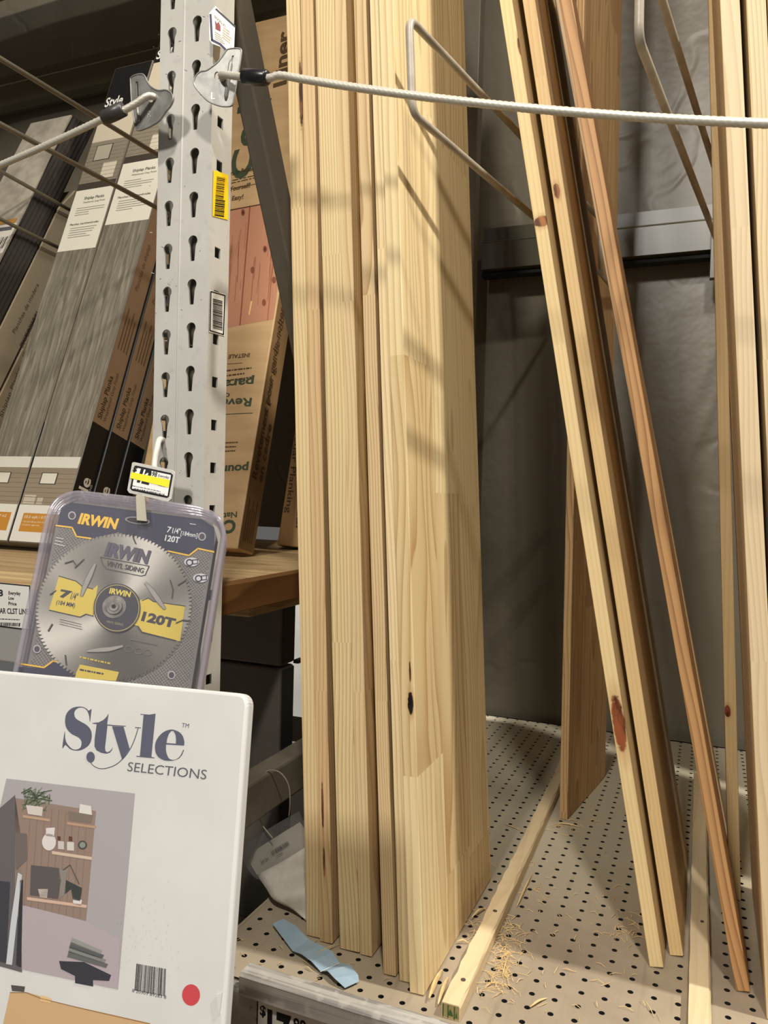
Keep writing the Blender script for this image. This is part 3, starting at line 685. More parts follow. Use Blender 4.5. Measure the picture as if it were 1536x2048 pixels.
# ---- leaning shiplap cartons
cph = radians(19.4); SN = V((0, -cos(cph), sin(cph))); SW = V((0, sin(cph), cos(cph))); SI = -SN
SO = V((0, 1.172, 1.2765))
def shiplap(label, x0, x1, L, off=0., prints=True, seed=0, pb=.77):
    o = SO+SI*off; g = lambda x, t: V((x, 0, 0))+o+SW*t
    e = empty('shiplap_carton', V(((x0+x1)/2, o.y, o.z)), label, 'carton', 'shiplap plank cartons')
    TH = .052; k0 = max(0, (ZS-.0172+TH*sin(cph)-o.z)/cos(cph))
    bm = bmesh.new(); bm_hexa(bm, [g(x0, k0), g(x1, k0), g(x1, L), g(x0, L)], SI*TH); bmesh.ops.recalc_face_normals(bm, faces=bm.faces[:]); bevel(bm, .003, 2)
    link('carton_body', from_bm(bm, 'carton_body'), M_BLACK if not prints else plain('carton_grey', (112, 106, 95), .5), e)
    if prints:
        sh = Sheet(o, SN)
        q = lambda a, b, t0, t1, c: sh.poly3([g(a, t0), g(b, t0), g(b, t1), g(a, t1)], c)
        w = x1-x0; m = .003
        sh.layer = .4; q(x0+.004, x1-.004, .004, L-.004, (112, 106, 95))
        # bottom white label, orange panel, room picture, planks, white text panel, picture, black top
        sh.layer = 1
        q(x0+m, x1-m, .165, .190, (226, 222, 208)); q(x0+m, x1-m, .082, .165, (150, 136, 116))
        tp, pt = pb+.195, L-.24
        q(x0+m, x1-m, tp, pt, (140, 130, 112)); q(x0+m, x1-m, pb+.175, tp, (70, 62, 54)); q(x0+m, x1-m, pt, L-.14, (206, 194, 170)); q(x0+m, x1-m, L-.14, L-.003, (24, 23, 24)); q(x0+.002, x1-.002, .003, .082, (226, 222, 210))
        q(x0+m, x1-m, pb, pb+.175, (232, 226, 208))
        r = random.Random(seed)
        sh.layer = 2
        for i in range(7):
            t = .088+i*.0105; q(x0+m, x1-m, t, t+.0012, (132, 118, 100))
        for i in range(int((pt-tp)/.0118)):
            t = tp+.006+i*.0118; q(x0+m, x1-m, t, t+.001, (122, 112, 96))
        q(x0+.02, x1-.012, .024, .064, (196, 138, 56)); 
        # framed picture, pillows
        q(x0+w*.28, x0+w*.62, .128, .154, (60, 56, 50)); q(x0+w*.06, x0+w*.30, .084, .104, (196, 186, 166)); q(x0+w*.34, x0+w*.46, .084, .100, (190, 180, 160))
        q(x0+w*.2, x0+w*.62, pt-.06, pt-.012, (60, 56, 50)); q(x0+w*.52, x0+w*.86, tp+.008, tp+.055, (214, 204, 180))
        sh.layer = 3
        q(x0+w*.30, x0+w*.60, .1295, .1525, (222, 216, 200)); q(x0+w*.22, x0+w*.60, pt-.058, pt-.014, (176, 168, 150))
        for i, tt in enumerate((.053, .044, .037)):
            txt3(sh, ('10.5 sqft / 0.97 m2', 'Covers about one wall', 'Cubre aprox.')[i], g(x0+.026, tt), X_, SW, w*(.6, .45, .36)[i], (.0062, .0035, .0035)[i], (240, 232, 214))
        txt3(sh, 'Shiplap Planks', g(x0+w*.30, pb+.145), X_, SW, w*.5, .0085, (70, 66, 60), .01)
        txt3(sh, 'Weathered Gray Finish', g(x0+w*.30, pb+.134), X_, SW, w*.55, .0055, (110, 104, 94))
        txt3(sh, 'Planchas machihembradas', g(x0+w*.14, pb+.072), X_, SW, w*.72, .0062, (100, 94, 86), .01)
        for i in range(9):
            t = pb+.120-i*.0065-(.031 if i > 3 else 0); q(x0+w*.18, x0+w*(.5+.4*r.random()), t, t+.0016, (150, 144, 132))
        txt3(sh, 'Style', g(x0+.006, L-.128), X_, SW, w*.46, .03, (232, 230, 224), .02)
        sh.build('printed_graphics', sub(e, 'carton_body'))
        # the plank picture on the face
        k = NT('shiplap_face_%d' % seed); o_, xyz = k.co()
        a = k.comb(k.math('ADD', k.math('MULTIPLY', xyz[0], 60.), seed*7.), k.math('MULTIPLY', xyz[1], 6.), k.math('MULTIPLY', xyz[2], 5.)); n = k.noise(a, 1., 4.)
        wv = k.math('FRACT', k.math('ADD', k.math('MULTIPLY', n, 5.), k.math('MULTIPLY', xyz[0], 60.)))
        col = k.mix(wv, lin((136, 130, 114)), lin((108, 100, 86))); col = k.mix(k.step(k.noise(a, 2., 2.), .5, .75), col, lin((158, 150, 132)))
        kn = k.node('ShaderNodeTexVoronoi'); k.put(kn.inputs['Vector'], k.comb(k.math('ADD', k.math('MULTIPLY', xyz[0], 9.), seed*2.), 0., k.math('MULTIPLY', xyz[2], 4.))); kn.inputs['Scale'].default_value = 1
        col = k.mix(k.math('SUBTRACT', 1., k.step(kn.outputs['Distance'], .03, .10)), col, lin((86, 76, 62)))
        k.put(k.b.inputs['Base Color'], col); k.b.inputs['Roughness'].default_value = .5
        bm = bmesh.new(); bm_hexa(bm, [g(x0+.0025, .190)+SN*.0006, g(x1-.0025, .190)+SN*.0006, g(x1-.0025, pb)+SN*.0006, g(x0+.0025, pb)+SN*.0006], SI*.0006); link('plank_picture', from_bm(bm, 'plank_picture'), k.m, e)
    # right side: tan sleeve, black foot, rotated words
    ss = Sheet(V((x1, 0, 0))+o, (1, 0, 0)); h = lambda s, t: V((x1, 0, 0))+o+SI*s+SW*t
    ss.poly3([h(.001, k0+.003), h(TH-.001, k0+.003), h(TH-.001, .272), h(.001, .272)], (20, 19, 19)); ss.poly3([h(.001, .272), h(TH-.001, .272), h(TH-.001, L-.06), h(.001, L-.06)], (146, 122, 96))
    ss.layer = 2
    txt3(ss, 'Style', h(.040, .07), SW, -SI, .085, .028, (215, 212, 205), .02); txt3(ss, 'SELECTIONS', h(.048, .085), SW, -SI, .06, .006, (190, 188, 182))
    txt3(ss, 'Shiplap Planks', h(.022, .285), SW, -SI, .10, .013, (58, 46, 34), .015); txt3(ss, 'Weathered Gray Finish', h(.036, .285), SW, -SI, .115, .009, (80, 64, 48))
    for i in range(4): ss.poly3([h(.012+i*.009, .45), h(.015+i*.009, .45), h(.015+i*.009, .55-.02*(i % 2)), h(.012+i*.009, .55-.02*(i % 2))], (96, 78, 60))
    txt3(ss, 'Planchas de shiplap', h(.024, .60), SW, -SI, .12, .011, (84, 68, 50)); txt3(ss, 'Shiplap Planks', h(.024, .86), SW, -SI, .10, .011, (84, 68, 50))
    ss.build('printed_side', sub(e, 'carton_body')); return e
shiplap('leaning shiplap plank carton in front, nearest the rack post, orange label at its foot', -1.3265, -1.193, 1.40, 0, True, 1, .775)
shiplap('leaning shiplap plank carton just left of the front one, cut by the left frame edge', -1.452, -1.329, 1.275, .0, True, 2, .715)
shiplap('second shiplap carton in the stack, its tan and black side showing', -1.318, -1.187, 1.36, .0535, False)
shiplap('rearmost shiplap carton of the stack, its side half hidden by the rack post', -1.312, -1.180, 1.34, .107, False)
# cartons and plank bundle farther left, leaning more: right sides in one plane
XG = -1.500
def side_prism(name, label, px, mat, cat, dx=-.16, group=None, bev=.002):
    q = [onX(x, y, XG) for x, y in px]; c = sum(q, V())/len(q); e = empty(name, V((XG+dx/2, c.y, min(p.z for p in q))), label, cat, group); hexa('body', q, (dx, 0, 0), mat, e, bev); return e
k = NT('black_plank_edges'); o_, xyz = k.co()
lean0 = radians(27.7); s0 = k.math('ADD', k.math('MULTIPLY', xyz[1], cos(lean0)), k.math('MULTIPLY', xyz[2], -sin(lean0)))
fr_ = k.math('FRACT', k.math('MULTIPLY', s0, 95.)); col = k.mix(k.step(fr_, .05, .3), lin((12, 11, 11)), lin((52, 47, 44)))
k.put(k.b.inputs['Base Color'], col); k.b.inputs['Roughness'].default_value = .28; k.bump(k.math('ADD', fr_, k.noise(o_, 30., 3.)), .5, .004); M_EDGES = k.m
P0 = {'a': (143, 238), 'b': (190, 256)}
pb_ = side_prism('plank_bundle', 'shrink-wrapped bundle of black planks leaning at the left, ribbed edges showing', [(146, 232), (190, 256), (146, 345), (91, 466), (40, 570), (-160, 980), (-228, 990), (0, 535), (42, 445), (103, 314)], M_EDGES, 'plank bundle', -.14)
q0 = [onX(x, y, XG) for x, y in ((146, 232), (103, 314), (42, 445), (0, 535), (-228, 990))]
nrm = V((0, -cos(lean0), sin(lean0)))
dv = nrm*.004
bm = bmesh.new(); bm_hexa(bm, [q0[0]+V((-.002, 0, 0)), q0[-1]+V((-.002, 0, 0)), q0[-1]+V((-.138, 0, 0)), q0[0]+V((-.138, 0, 0))], dv)
link('white_wrap', from_bm(bm, 'white_wrap'), mottled('wrap_white', (188, 180, 164), (150, 142, 128), 12, .25, 0, .3), pb_)
ax = (q0[0]-q0[-1]).normalized(); sh = Sheet(q0[0]+nrm*.0045, nrm); Tt = (q0[0]-q0[-1]).length
def lb(a, b, t0, t1, c):
    f_ = lambda a_, t_: q0[-1]+dv+ax*t_+V((-a_, 0, 0)); sh.poly3([f_(a, t0), f_(b, t0), f_(b, t1), f_(a, t1)], c)
tl = (onX(22, 490, XG)-q0[-1]).dot(ax)
lb(.004, .11, tl-.03, tl+.06, (216, 210, 196)); sh.layer = 2; lb(.012, .10, tl+.062, tl+.076, (176, 128, 60)); lb(.012, .07, tl+.040, tl+.052, (92, 92, 96))
for i in range(14): lb(.012+i*.006, .012+i*.006+random.choice((.0015, .003)), tl-.015, tl+.02, (40, 38, 38))
sh.build('printed_label', sub(pb_, 'white_wrap'))
g0 = side_prism('long_carton', 'pale long carton leaning behind the black plank bundle', [(152, 380), (122, 530), (0, 780), (-113, 1010), (-172, 1000), (8, 640), (80, 494), (118, 415)], mottled('pale_side', (176, 162, 136), (164, 150, 126), 5, .55), 'carton', -.15, 'long cartons at the left')
sh = Sheet((XG+.0002, 0, 0), (1, 0, 0)); inkb = (96, 84, 66)
sh.text('Planchas de madera', (30, 668), (78, 570), 8, inkb); sh.para([(38, 690), (72, 620), (80, 626), (46, 696)], 2, inkb, 2)
sh.build('printed_side', sub(g0, 'body'))
g1 = side_prism('long_carton', 'long tan carton leaning beside the left shiplap carton, printed along its side', [(178, 420), (128, 520), (0, 915), (-52, 1022), (-113, 1015), (2, 786), (126, 532), (156, 428)], mottled('tan_side', (168, 150, 122), (156, 138, 112), 5, .55), 'carton', -.15, 'long cartons at the left')
sh = Sheet((XG+.0002, 0, 0), (1, 0, 0))
sh.text('Shiplap Planks', (4, 835), (42, 738), 8, inkb); sh.text('Planchas shiplap', (50, 715), (84, 630), 7, inkb); sh.para([(12, 840), (44, 760), (52, 764), (20, 846)], 2, inkb, 6)
sh.build('printed_side', sub(g1, 'body'))
# dark inner partition seen at the very left
# ---- cedar liner cartons
ce = radians(15.4); CN = V((0, -cos(ce), sin(ce))); CW = V((0, sin(ce), cos(ce))); CI = -CN
CO = V((0, 1.3285, 1.2765)); cx0, cx1, CL, CT = -1.150, -.872, 1.345, .062
gk = lambda x, t: V((x-.012*t, 0, 0))+CO+CW*t
ce_ = empty('cedar_carton', V(((cx0+cx1)/2, CO.y, CO.z)), 'brown cedar liner carton leaning behind the rack post, red plank picture on its face', 'carton', 'cedar cartons')
hexa('carton_body', [gk(cx0, 0), gk(cx1, 0), gk(cx1, CL), gk(cx0, CL)], CI*CT, M_KRAFT, ce_, .004)
sh = Sheet(CO, CN); gr = (62, 74, 52); br = (86, 62, 36)
sh.poly([(420, 425), (575, 399), (547, 638), (420, 662)], (178, 126, 98))
sh.layer = 2
for a, b, w, c in (((500, 412), (480, 650), 2.2, (138, 70, 48)), ((558, 402), (535, 640), 1.4, (150, 86, 58)), ((452, 420), (446, 655), 1.5, (150, 88, 60))): sh.line([a, b], w, c)
r = random.Random(5)
for i in range(34):
    x = r.uniform(440, 568); y = r.uniform(420, 560); sh.line([(x, y), (x-y*.0+r.uniform(-8, -3), y+r.uniform(30, 90))], r.uniform(.6, 1.6), r.choice(((166, 110, 84), (192, 142, 112), (156, 102, 78), (146, 92, 72))))
for x, y in ((530, 498), (486, 425), (528, 605), (505, 540), (548, 560)): sh.poly(ell(x, y, 4, 7, 14), (128, 76, 56)); 
sh.layer = 3
for x, y in ((530, 498), (486, 425)): sh.poly(ell(x, y, 2, 4, 12), (84, 44, 32))
for x, y in ((536, 425), (503, 615)): sh.line([(x, y-12), (x-5, y+14)], 3, (222, 182, 120))
sh.line([(420, 428), (577, 398)], 2.0, (78, 54, 32))
sh.text('Cedar', (502, 352), (524, 126), 42, gr, .03); sh.text('Natural', (527, 318), (543, 196), 20, gr, .0)
sh.text('Liner', (572, 168), (580, 58), 26, (84, 64, 40), .03)
sh.text('Naturally Repels & Resists', (440, 356), (552, 330), 9, br, .02); sh.para([(440, 364), (556, 338), (556, 347), (440, 374)], 2, br, 8, .35)
sh.line([(462, 378), (530, 364)], 1, br); sh.text('Do it Yourself!', (432, 388), (500, 374), 9, br, .02); sh.text('So Easy!', (448, 404), (486, 397), 9, br, .02)
# lower panel: upside-down lettering
def inv(body, p0, p1, h, c, bold=.02): sh.text(body, p1, p0, h, c, bold)
inv('INSTALE USTED', (420, 713), (500, 706), 8, br); sh.line([(455, 728), (484, 726)], 1, br); sh.para([(440, 738), (520, 729), (518, 757), (440, 768)], 3, br, 9, .3)
inv('para armario', (330, 772), (508, 756), 17, gr, .025); inv('Revestimiento', (330, 802), (504, 796), 17, gr, .025); inv('de cedro', (380, 790), (460, 786), 12, gr, .01); sh.line([(440, 829), (505, 826)], 1.4, gr)
sh.para([(440, 882), (484, 880), (482, 905), (440, 907)], 3, br, 10, .3); inv('pour garde', (380, 935), (497, 929), 17, gr, .03); inv('Naturel', (420, 1030), (474, 1023), 12, gr); inv('Cedre', (390, 1046), (472, 1040), 26, gr, .04)
sh.build('printed_face', sub(ce_, 'carton_body'))
ss = Sheet(V((cx1, 0, 0))+CO, V((1, 0, .012)).normalized()); hk = lambda s, t: V((cx1-.012*t+.0004, 0, 0))+CO+CI*s+CW*t
ss.poly3([hk(.001, .004), hk(CT-.001, .004), hk(CT-.001, CL-.004), hk(.001, CL-.004)], (128, 100, 66)); ss.layer = 3; dk = (70, 50, 28)
txt3(ss, 'Revetement pour garde-robes', hk(.027, .155), CW, -CI, .40, .020, dk, .015); txt3(ss, 'en cedre', hk(.050, .155), CW, -CI, .13, .018, dk, .015)
for i in range(4):
    t = .66+i*.065; cc = hk(.032, t); n_ = 22
    for j in range(n_):
        a0, a1 = 2*pi*j/n_, 2*pi*(j+1)/n_; pt = lambda a, R: cc+CW*R*cos(a)+CI*R*sin(a)
        ss.poly3([pt(a0, .017), pt(a1, .017), pt(a1, .020), pt(a0, .020)], dk)
    ss.poly3([cc+CW*-.010+CI*-.003, cc+CW*-.010+CI*.003, cc+CW*.010+CI*.004, cc+CW*.010+CI*-.002], dk)
    ss.poly3([cc+CI*-.010+CW*-.002, cc+CI*.010+CW*-.003, cc+CI*.010+CW*.002, cc+CI*-.010+CW*.003], dk)
for i in range(5): ss.poly3([hk(.012+i*.008, .02), hk(.015+i*.008, .02), hk(.015+i*.008, .11-.02*(i % 2)), hk(.012+i*.008, .11-.02*(i % 2))], (86, 62, 34))
ss.build('printed_side', sub(ce_, 'carton_body'))
c2_ = empty('cedar_carton', (-.75, 1.48, ZS), 'second brown cedar planking carton, in the dark gap beside the standing bundle', 'carton', 'cedar cartons')
e0 = radians(9); D2n = V((.25, -cos(e0)*.97, sin(e0))).normalized(); o2 = onZ(555, 1091, ZS-.0075)
q2 = [onP(x, y, o2, D2n) for x, y in ((554, 1090), (640, 1099), (690, 640), (625, 630))]
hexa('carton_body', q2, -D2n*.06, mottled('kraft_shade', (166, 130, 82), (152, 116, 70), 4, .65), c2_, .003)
sh = Sheet(o2, D2n); sh.text('Solid Cedar Planking', (572, 1022), (618, 800), -1*12, dk, .01) if 0 else None
sh.text('gniknalP', (0, 0), (1, 0), 1, dk) if 0 else None
vs, fs, x0, x1, y1, yb_ = text2d('Solid Cedar Planking', .01)
A, B = sh.hit((590, 868)), sh.hit((571, 1026)); u = (B-A); A = A-u*.5; u = u*1.5; L = u.length; u.normalize(); v = D2n.cross(u).normalized(); sx = L/(x1-x0)
sh.add([A+u*((x-x0)*sx)+v*(y*.019)+D2n*.0004 for x, y in vs], fs, dk)
vs, fs, x0, x1, y1, yb_ = text2d('Natural Cedar', .02); A, B = sh.hit((608, 860)), sh.hit((591, 1064)); u = B-A; L = u.length; u.normalize(); v = D2n.cross(u).normalized(); sx = L/(x1-x0)
sh.add([A+u*((x-x0)*sx)+v*(y*.026)+D2n*.0004 for x, y in vs], fs, dk)
sh.build('printed_face', sub(c2_, 'carton_body'))

# ---- below the wooden shelf
GX, GB = onY(562, 1300, 1.066).x, onX(589, 1300, onY(562, 1300, 1.066).x).y
for nm, lab, z0, z1, col in (('grey_carton', 'upper flat dark grey carton standing under the wooden shelf', 1.118, 1.232, M_DARK), ('grey_carton', 'lower tall dark grey carton standing under the wooden shelf', .700, 1.115, M_DARK)):
    e = empty(nm, (GX-.16, 1.09, z0), lab, 'carton', 'dark grey cartons'); box('carton_body', (GX-.36, 1.066, z0), (GX, GB, z1), col, e, .004)
    box('side_panel', (GX+.0002, 1.070, z0+.003), (GX+.0015, GB-.003, z1-.003), plain('panel_black', (40, 38, 36), .5), e, 0)
    if z0 > 1: box('lid_tab', (GX, GB-.004, z0-.002), (GX+.010, GB+.016, z0+.004), M_BLACK, e, .001)
box('lower_shelf', (-2.6, .78, .66), (XL-.001, 1.88, .70), M_STEEL, None, .002)
tag(bpy.data.objects['lower_shelf'], 'grey lower shelf under the dark grey cartons', 'shelf')
wc = empty('white_carton', (-1.5, 2.75, 0), 'white carton lit in the next aisle, seen through the gap beside the dark grey cartons', 'carton')
wa, wb_ = onY(540, 1300, 2.6).x, onY(660, 1300, 2.6).x
box('carton_body', (wa, 2.6, 0), (wb_, 2.9, 1.19), M_WHITE, wc, .004)
box('lid', (wa-.002, 2.595, 1.035), (wb_+.002, 2.905, 1.062), M_BLACK, wc, .002)
area_lamp('gap_fill_light', (-1.3, 2.12, 3.2), (-1.35, 2.6, .8), .3, 190, (1, .97, .9))  # added light, only there to brighten the white carton behind the gap

# ---- pouch with its paper label, string, and white sheet
po = empty('plastic_pouch', onZ(560, 1790, ZD), 'clear plastic document pouch with a barcode slip, slumped against the bundle', 'pouch')
k = NT('clear_film'); tr = k.node('ShaderNodeBsdfTransparent'); tr.inputs[0].default_value = (.9, .9, .88, 1); gl = k.node('ShaderNodeBsdfGlossy'); gl.inputs['Roughness'].default_value = .12; gl.inputs[0].default_value = (.9, .9, .9, 1)
df = k.node('ShaderNodeBsdfDiffuse'); df.inputs[0].default_value = (.55, .53, .5, 1); m1 = k.node('ShaderNodeMixShader'); m1.inputs[0].default_value = .13; m2 = k.node('ShaderNodeMixShader'); m2.inputs[0].default_value = .12
k.t.links.new(tr.outputs[0], m1.inputs[1]); k.t.links.new(df.outputs[0], m1.inputs[2]); k.t.links.new(m1.outputs[0], m2.inputs[1]); k.t.links.new(gl.outputs[0], m2.inputs[2]); k.t.links.new(m2.outputs[0], k.out.inputs[0]); M_FILM = k.m
def sheet(name, grid, mat, parent, sub=2, thick=0, soft=True):
    rows = grid if not soft else [catmull(r_, 4) for r_ in grid]; rows = rows if not soft else [list(c) for c in zip(*[catmull(c, 4) for c in zip(*rows)])]
    bm = bmesh.new(); R = [[bm.verts.new(p) for p in row] for row in rows]
    for a, b in zip(R, R[1:]):
        for i in range(len(a)-1): bm.faces.new((a[i], a[i+1], b[i+1], b[i]))
    o = link(name, from_bm(bm, name), mat, parent, smooth=soft)
    if thick: m = o.modifiers.new('t', 'SOLIDIFY'); m.thickness = thick; m.offset = 0
    return o
PY = lambda x, y, Y: onY(x, y, Y)
film = [[PY(478, 1702, .93), PY(530, 1662, .935), PY(598, 1622, .94)], [PY(488, 1725, .925), PY(545, 1692, .93), PY(612, 1655, .935)], [PY(506, 1752, .922), PY(556, 1728, .925), PY(616, 1690, .93)], [PY(524, 1762, .915), PY(570, 1745, .918), PY(618, 1725, .925)]]
sheet('film', film, M_FILM, po)
slip = [[PY(494, 1711, .932), PY(545, 1678, .937), PY(600, 1644, .942)], [PY(504, 1733, .929), PY(553, 1702, .933), PY(614, 1668, .938)], [PY(516, 1753, .926), PY(562, 1728, .929), PY(617, 1696, .934)]]
sheet('paper_slip', slip, plain('slip_paper', (196, 190, 178), .6), po)
fold = [[PY(514, 1750, .921), PY(566, 1722, .924), PY(618, 1690, .929)], [PY(532, 1776, .905), PY(580, 1756, .912), PY(620, 1740, .92)], [onZ(548, 1799, ZD+.012), onZ(590, 1785, ZD+.03), onZ(624, 1775, ZD+.04)], [onZ(584, 1818, ZD+.008), onZ(606, 1815, ZD+.015), onZ(626, 1812, ZD+.02)], [onZ(612, 1841, ZD+.0025), onZ(620, 1838, ZD+.004), onZ(628, 1836, ZD+.006)]]
sheet('paper_fold', fold, mottled('white_paper', (222, 216, 204), (206, 199, 186), 25, .55), po, 2, .0012)
sn = (PY(545, 1678, .93)-PY(504, 1733, .925)); uu = (PY(600, 1644, .942)-PY(494, 1711, .932)).normalized(); nn = (PY(600, 1644, .942)-PY(494, 1711, .932)).cross(PY(516, 1753, .926)-PY(494, 1711, .932)).normalized()
if nn.dot(EYE-PY(545, 1700, .93)) < 0: nn = -nn
sh = Sheet(PY(553, 1702, .9315)+nn*.0015, nn)
sh.bars([(541, 1703), (575, 1682), (579, 1689), (545, 1711)], 24, (48, 44, 42), 2); sh.text('Ref. No.', (523, 1727), (538, 1717), 5, (60, 54, 50), .02); sh.para([(538, 1738), (600, 1702), (603, 1708), (541, 1745)], 2, (110, 102, 94), 3, .3); sh.para([(552, 1711), (570, 1700), (571, 1704), (553, 1714)], 1, (90, 84, 78), 4)
sh.build('printed_slip', sub(po, 'paper_slip'))
tube('string', catmull([PY(545, 1676, .925), PY(522, 1645, .93), PY(511, 1605, .93), PY(514, 1565, .93), PY(535, 1542, .93), PY(560, 1545, .93), PY(577, 1570, .93), PY(580, 1605, .93), PY(578, 1632, .935)], 6), .0009, plain('string', (170, 160, 142), .5), po, 8)

# ---- folded blue strip of paper on the shelf
bs = [[(545, 1848), (566, 1838)], [(566, 1876), (592, 1852)], [(585, 1902), (618, 1880)], [(603, 1908), (640, 1890)], [(624, 1924), (665, 1903)], [(640, 1942), (678, 1925)], [(655, 1942), (700, 1930)], [(668, 1956), (716, 1950)], [(690, 1976), (718, 1963)]]
hz = [.004, .0035, .002, .006, .006, .0018, .008, .007, .002]
g_ = [[onZ(a[0], a[1], ZD+.0015+h), onZ((a[0]+b[0])/2, (a[1]+b[1])/2, ZD+.0015+h*1.15), onZ(b[0], b[1], ZD+.0015+h)] for (a, b), h in zip(bs, hz)]
be = empty('paper_strip', g_[4][1]*1, 'light blue folded paper strip lying on the shelf in front of the bundle', 'paper strip'); be.location.z = ZD
sheet('strip', g_, mottled('blue_paper', (164, 188, 204), (154, 180, 198), 30, .5), be, 2, .0007, False)
sh = Sheet((0, 0, ZD+.0058), (0, 0, 1)); sh.line([(641, 1943), (678, 1926)], 1.6, (216, 224, 226)); sh.build('crease', be)

# ---- splinters and shavings
M_SPL = mottled('splinter', (232, 208, 158), (214, 182, 126), 60, .6)
def splinter(label, a, b, w, h=.003, bend=.004):
    A, B = onZ(a[0], a[1], ZD+h), onZ(b[0], b[1], ZD+.0016); m = (A+B)/2+V((0, 0, bend)); bm = bmesh.new()
    bm_tube(bm, catmull([A, m, B], 5), [w*.62*x for x in (.3, .6, .8, .95, 1, 1, .95, .9, .75, .55, .3)], 6); o = link('wood_splinter', from_bm(bm, 'wood_splinter'), M_SPL); return tag(o, label, 'splinter', 'loose splinters')
splinter('long splintered wood sliver between the bundle and the rough strip, near its front end', (858, 1996), (884, 1940), .0045, .007, .004)
splinter('dark split sliver lying against the front of the rough strip', (876, 2008), (896, 1955), .0035, .005, .004)
splinter('pale curved sliver tucked under the rough strip beside the broad board', (943, 1835), (972, 1817), .0022, .006, .004)
splinter('white curl of wood beside the foot of the broad board', (914, 1883), (937, 1886), .0020, .004, .003)
splinter('long flat splinter right of the rough strip', (1034, 1812), (1064, 1748), .0022, .003, .002)
splinter('straight pale splinter on the shelf behind the bundle', (1008, 1647), (1042, 1661), .0014, .003, .001)
splinter('broad splinter by the foot of the upright board deep on the shelf', (1116, 1646), (1160, 1654), .0020, .003, .002)
splinter('splinter at the lower edge of the picture right of the rough strip', (1060, 2014), (1094, 1996), .0020, .003, .002)
splinter('thin straight splinter in front of the leaning boards', (1290, 2000), (1309, 2034), .0009, .003, .001)
splinter('splinter resting on the blue paper strip against the bundle', (632, 1908), (680, 1888), .0010, .009, .002)
splinter('short bright splinter beside the lip below the blue strip', (610, 1932), (624, 1942), .0012, .003, .001)
splinter('upright curled splinter among the shavings right of the rough strip', (1005, 1950), (1016, 1915), .0013, .004, .003)
r = random.Random(9); bm = bmesh.new()
def shaving(x, y, L):
    p = onZ(x, y, ZD+.0012); a = r.uniform(0, pi); d = V((cos(a), sin(a), 0))*L; w = V((-sin(a), cos(a), 0))*r.uniform(.00012, .00034); z = V((0, 0, r.uniform(.0003, .003))); m = p+V((-sin(a), cos(a), 0))*L*r.uniform(-.3, .3)+z
    v = [bm.verts.new(q) for q in (p-d-w, p-d+w, m+w, p+d+w, p+d-w, m-w)]; bm.faces.new((v[0], v[1], v[2], v[5])); bm.faces.new((v[5], v[2], v[3], v[4]))
    u_ = [bm.verts.new(q.co+V((0, 0, .0005))) for q in v]; bm.faces.new((u_[0], u_[5], u_[2], u_[1])); bm.faces.new((u_[5], u_[4], u_[3], u_[2]))
    for i in range(6): bm.faces.new((v[i], v[(i+1) % 6], u_[(i+1) % 6], u_[i]))
for _ in range(150): t = r.random(); shaving(1005+r.gauss(0, 16)+t*35-10, 1985-t*140+r.gauss(0, 12), r.uniform(.003, .011))
for _ in range(90): shaving(r.uniform(960, 1360), r.uniform(1700, 2045), r.uniform(.002, .008))
for _ in range(34): shaving(r.gauss(1130, 30), r.gauss(1652, 10), r.uniform(.003, .009))
for _ in range(26): shaving(r.gauss(1245, 22), r.gauss(1860, 20), r.uniform(.003, .009))
for _ in range(30): shaving(r.gauss(945, 14), r.gauss(1850, 26), r.uniform(.003, .008))
for _ in range(24): shaving(r.uniform(480, 780), r.uniform(1880, 1960), r.uniform(.002, .007))
for _ in range(30): shaving(r.uniform(1020, 1110), r.uniform(1690, 1800), r.uniform(.002, .007))
tag(link('wood_shavings', from_bm(bm, 'wood_shavings'), plain('shavings', (226, 196, 142), .6)), 'fine straw-coloured wood shavings scattered over the pegboard shelf', 'shavings', None, 'stuff')

# ================================================================== SAW BLADE PACKAGES ON THEIR HOOK
uc = V((1, -.153, .127)).normalized(); wv_ = V((653, 5556, 1545)).normalized(); wv_ = (wv_-uc*wv_.dot(uc)).normalized()
toW = lambda c: CR*c.x+CU*c.y+FW*c.z
BU, BW = toW(uc), toW(wv_); BN = BU.cross(BW).normalized()
if BN.dot(FW) > 0: BN = -BN
BO = atD(240, 1180, .800)
def clear_plastic(name, tint, mixd, gls):
    k = NT(name); tr = k.node('ShaderNodeBsdfTransparent'); tr.inputs[0].default_value = (*tint, 1); gl = k.node('ShaderNodeBsdfGlossy'); gl.inputs['Roughness'].default_value = .08
    df = k.node('ShaderNodeBsdfDiffuse'); df.inputs[0].default_value = (.50, .47, .52, 1); m1 = k.node('ShaderNodeMixShader'); m1.inputs[0].default_value = mixd; m2 = k.node('ShaderNodeMixShader'); m2.inputs[0].default_value = gls
    k.t.links.new(tr.outputs[0], m1.inputs[1]); k.t.links.new(df.outputs[0], m1.inputs[2]); k.t.links.new(m1.outputs[0], m2.inputs[1]); k.t.links.new(gl.outputs[0], m2.inputs[2]); k.t.links.new(m2.outputs[0], k.out.inputs[0]); return k.m
M_SHELL = clear_plastic('clamshell_plastic', (.90, .89, .92), .30, .12); M_PANE = clear_plastic('clamshell_front', (.97, .97, .97), .04, .05)
to2 = lambda p: (lambda w: V(((w-BO).dot(BU), (w-BO).dot(BW))))(onP(p[0], p[1], BO, BN))
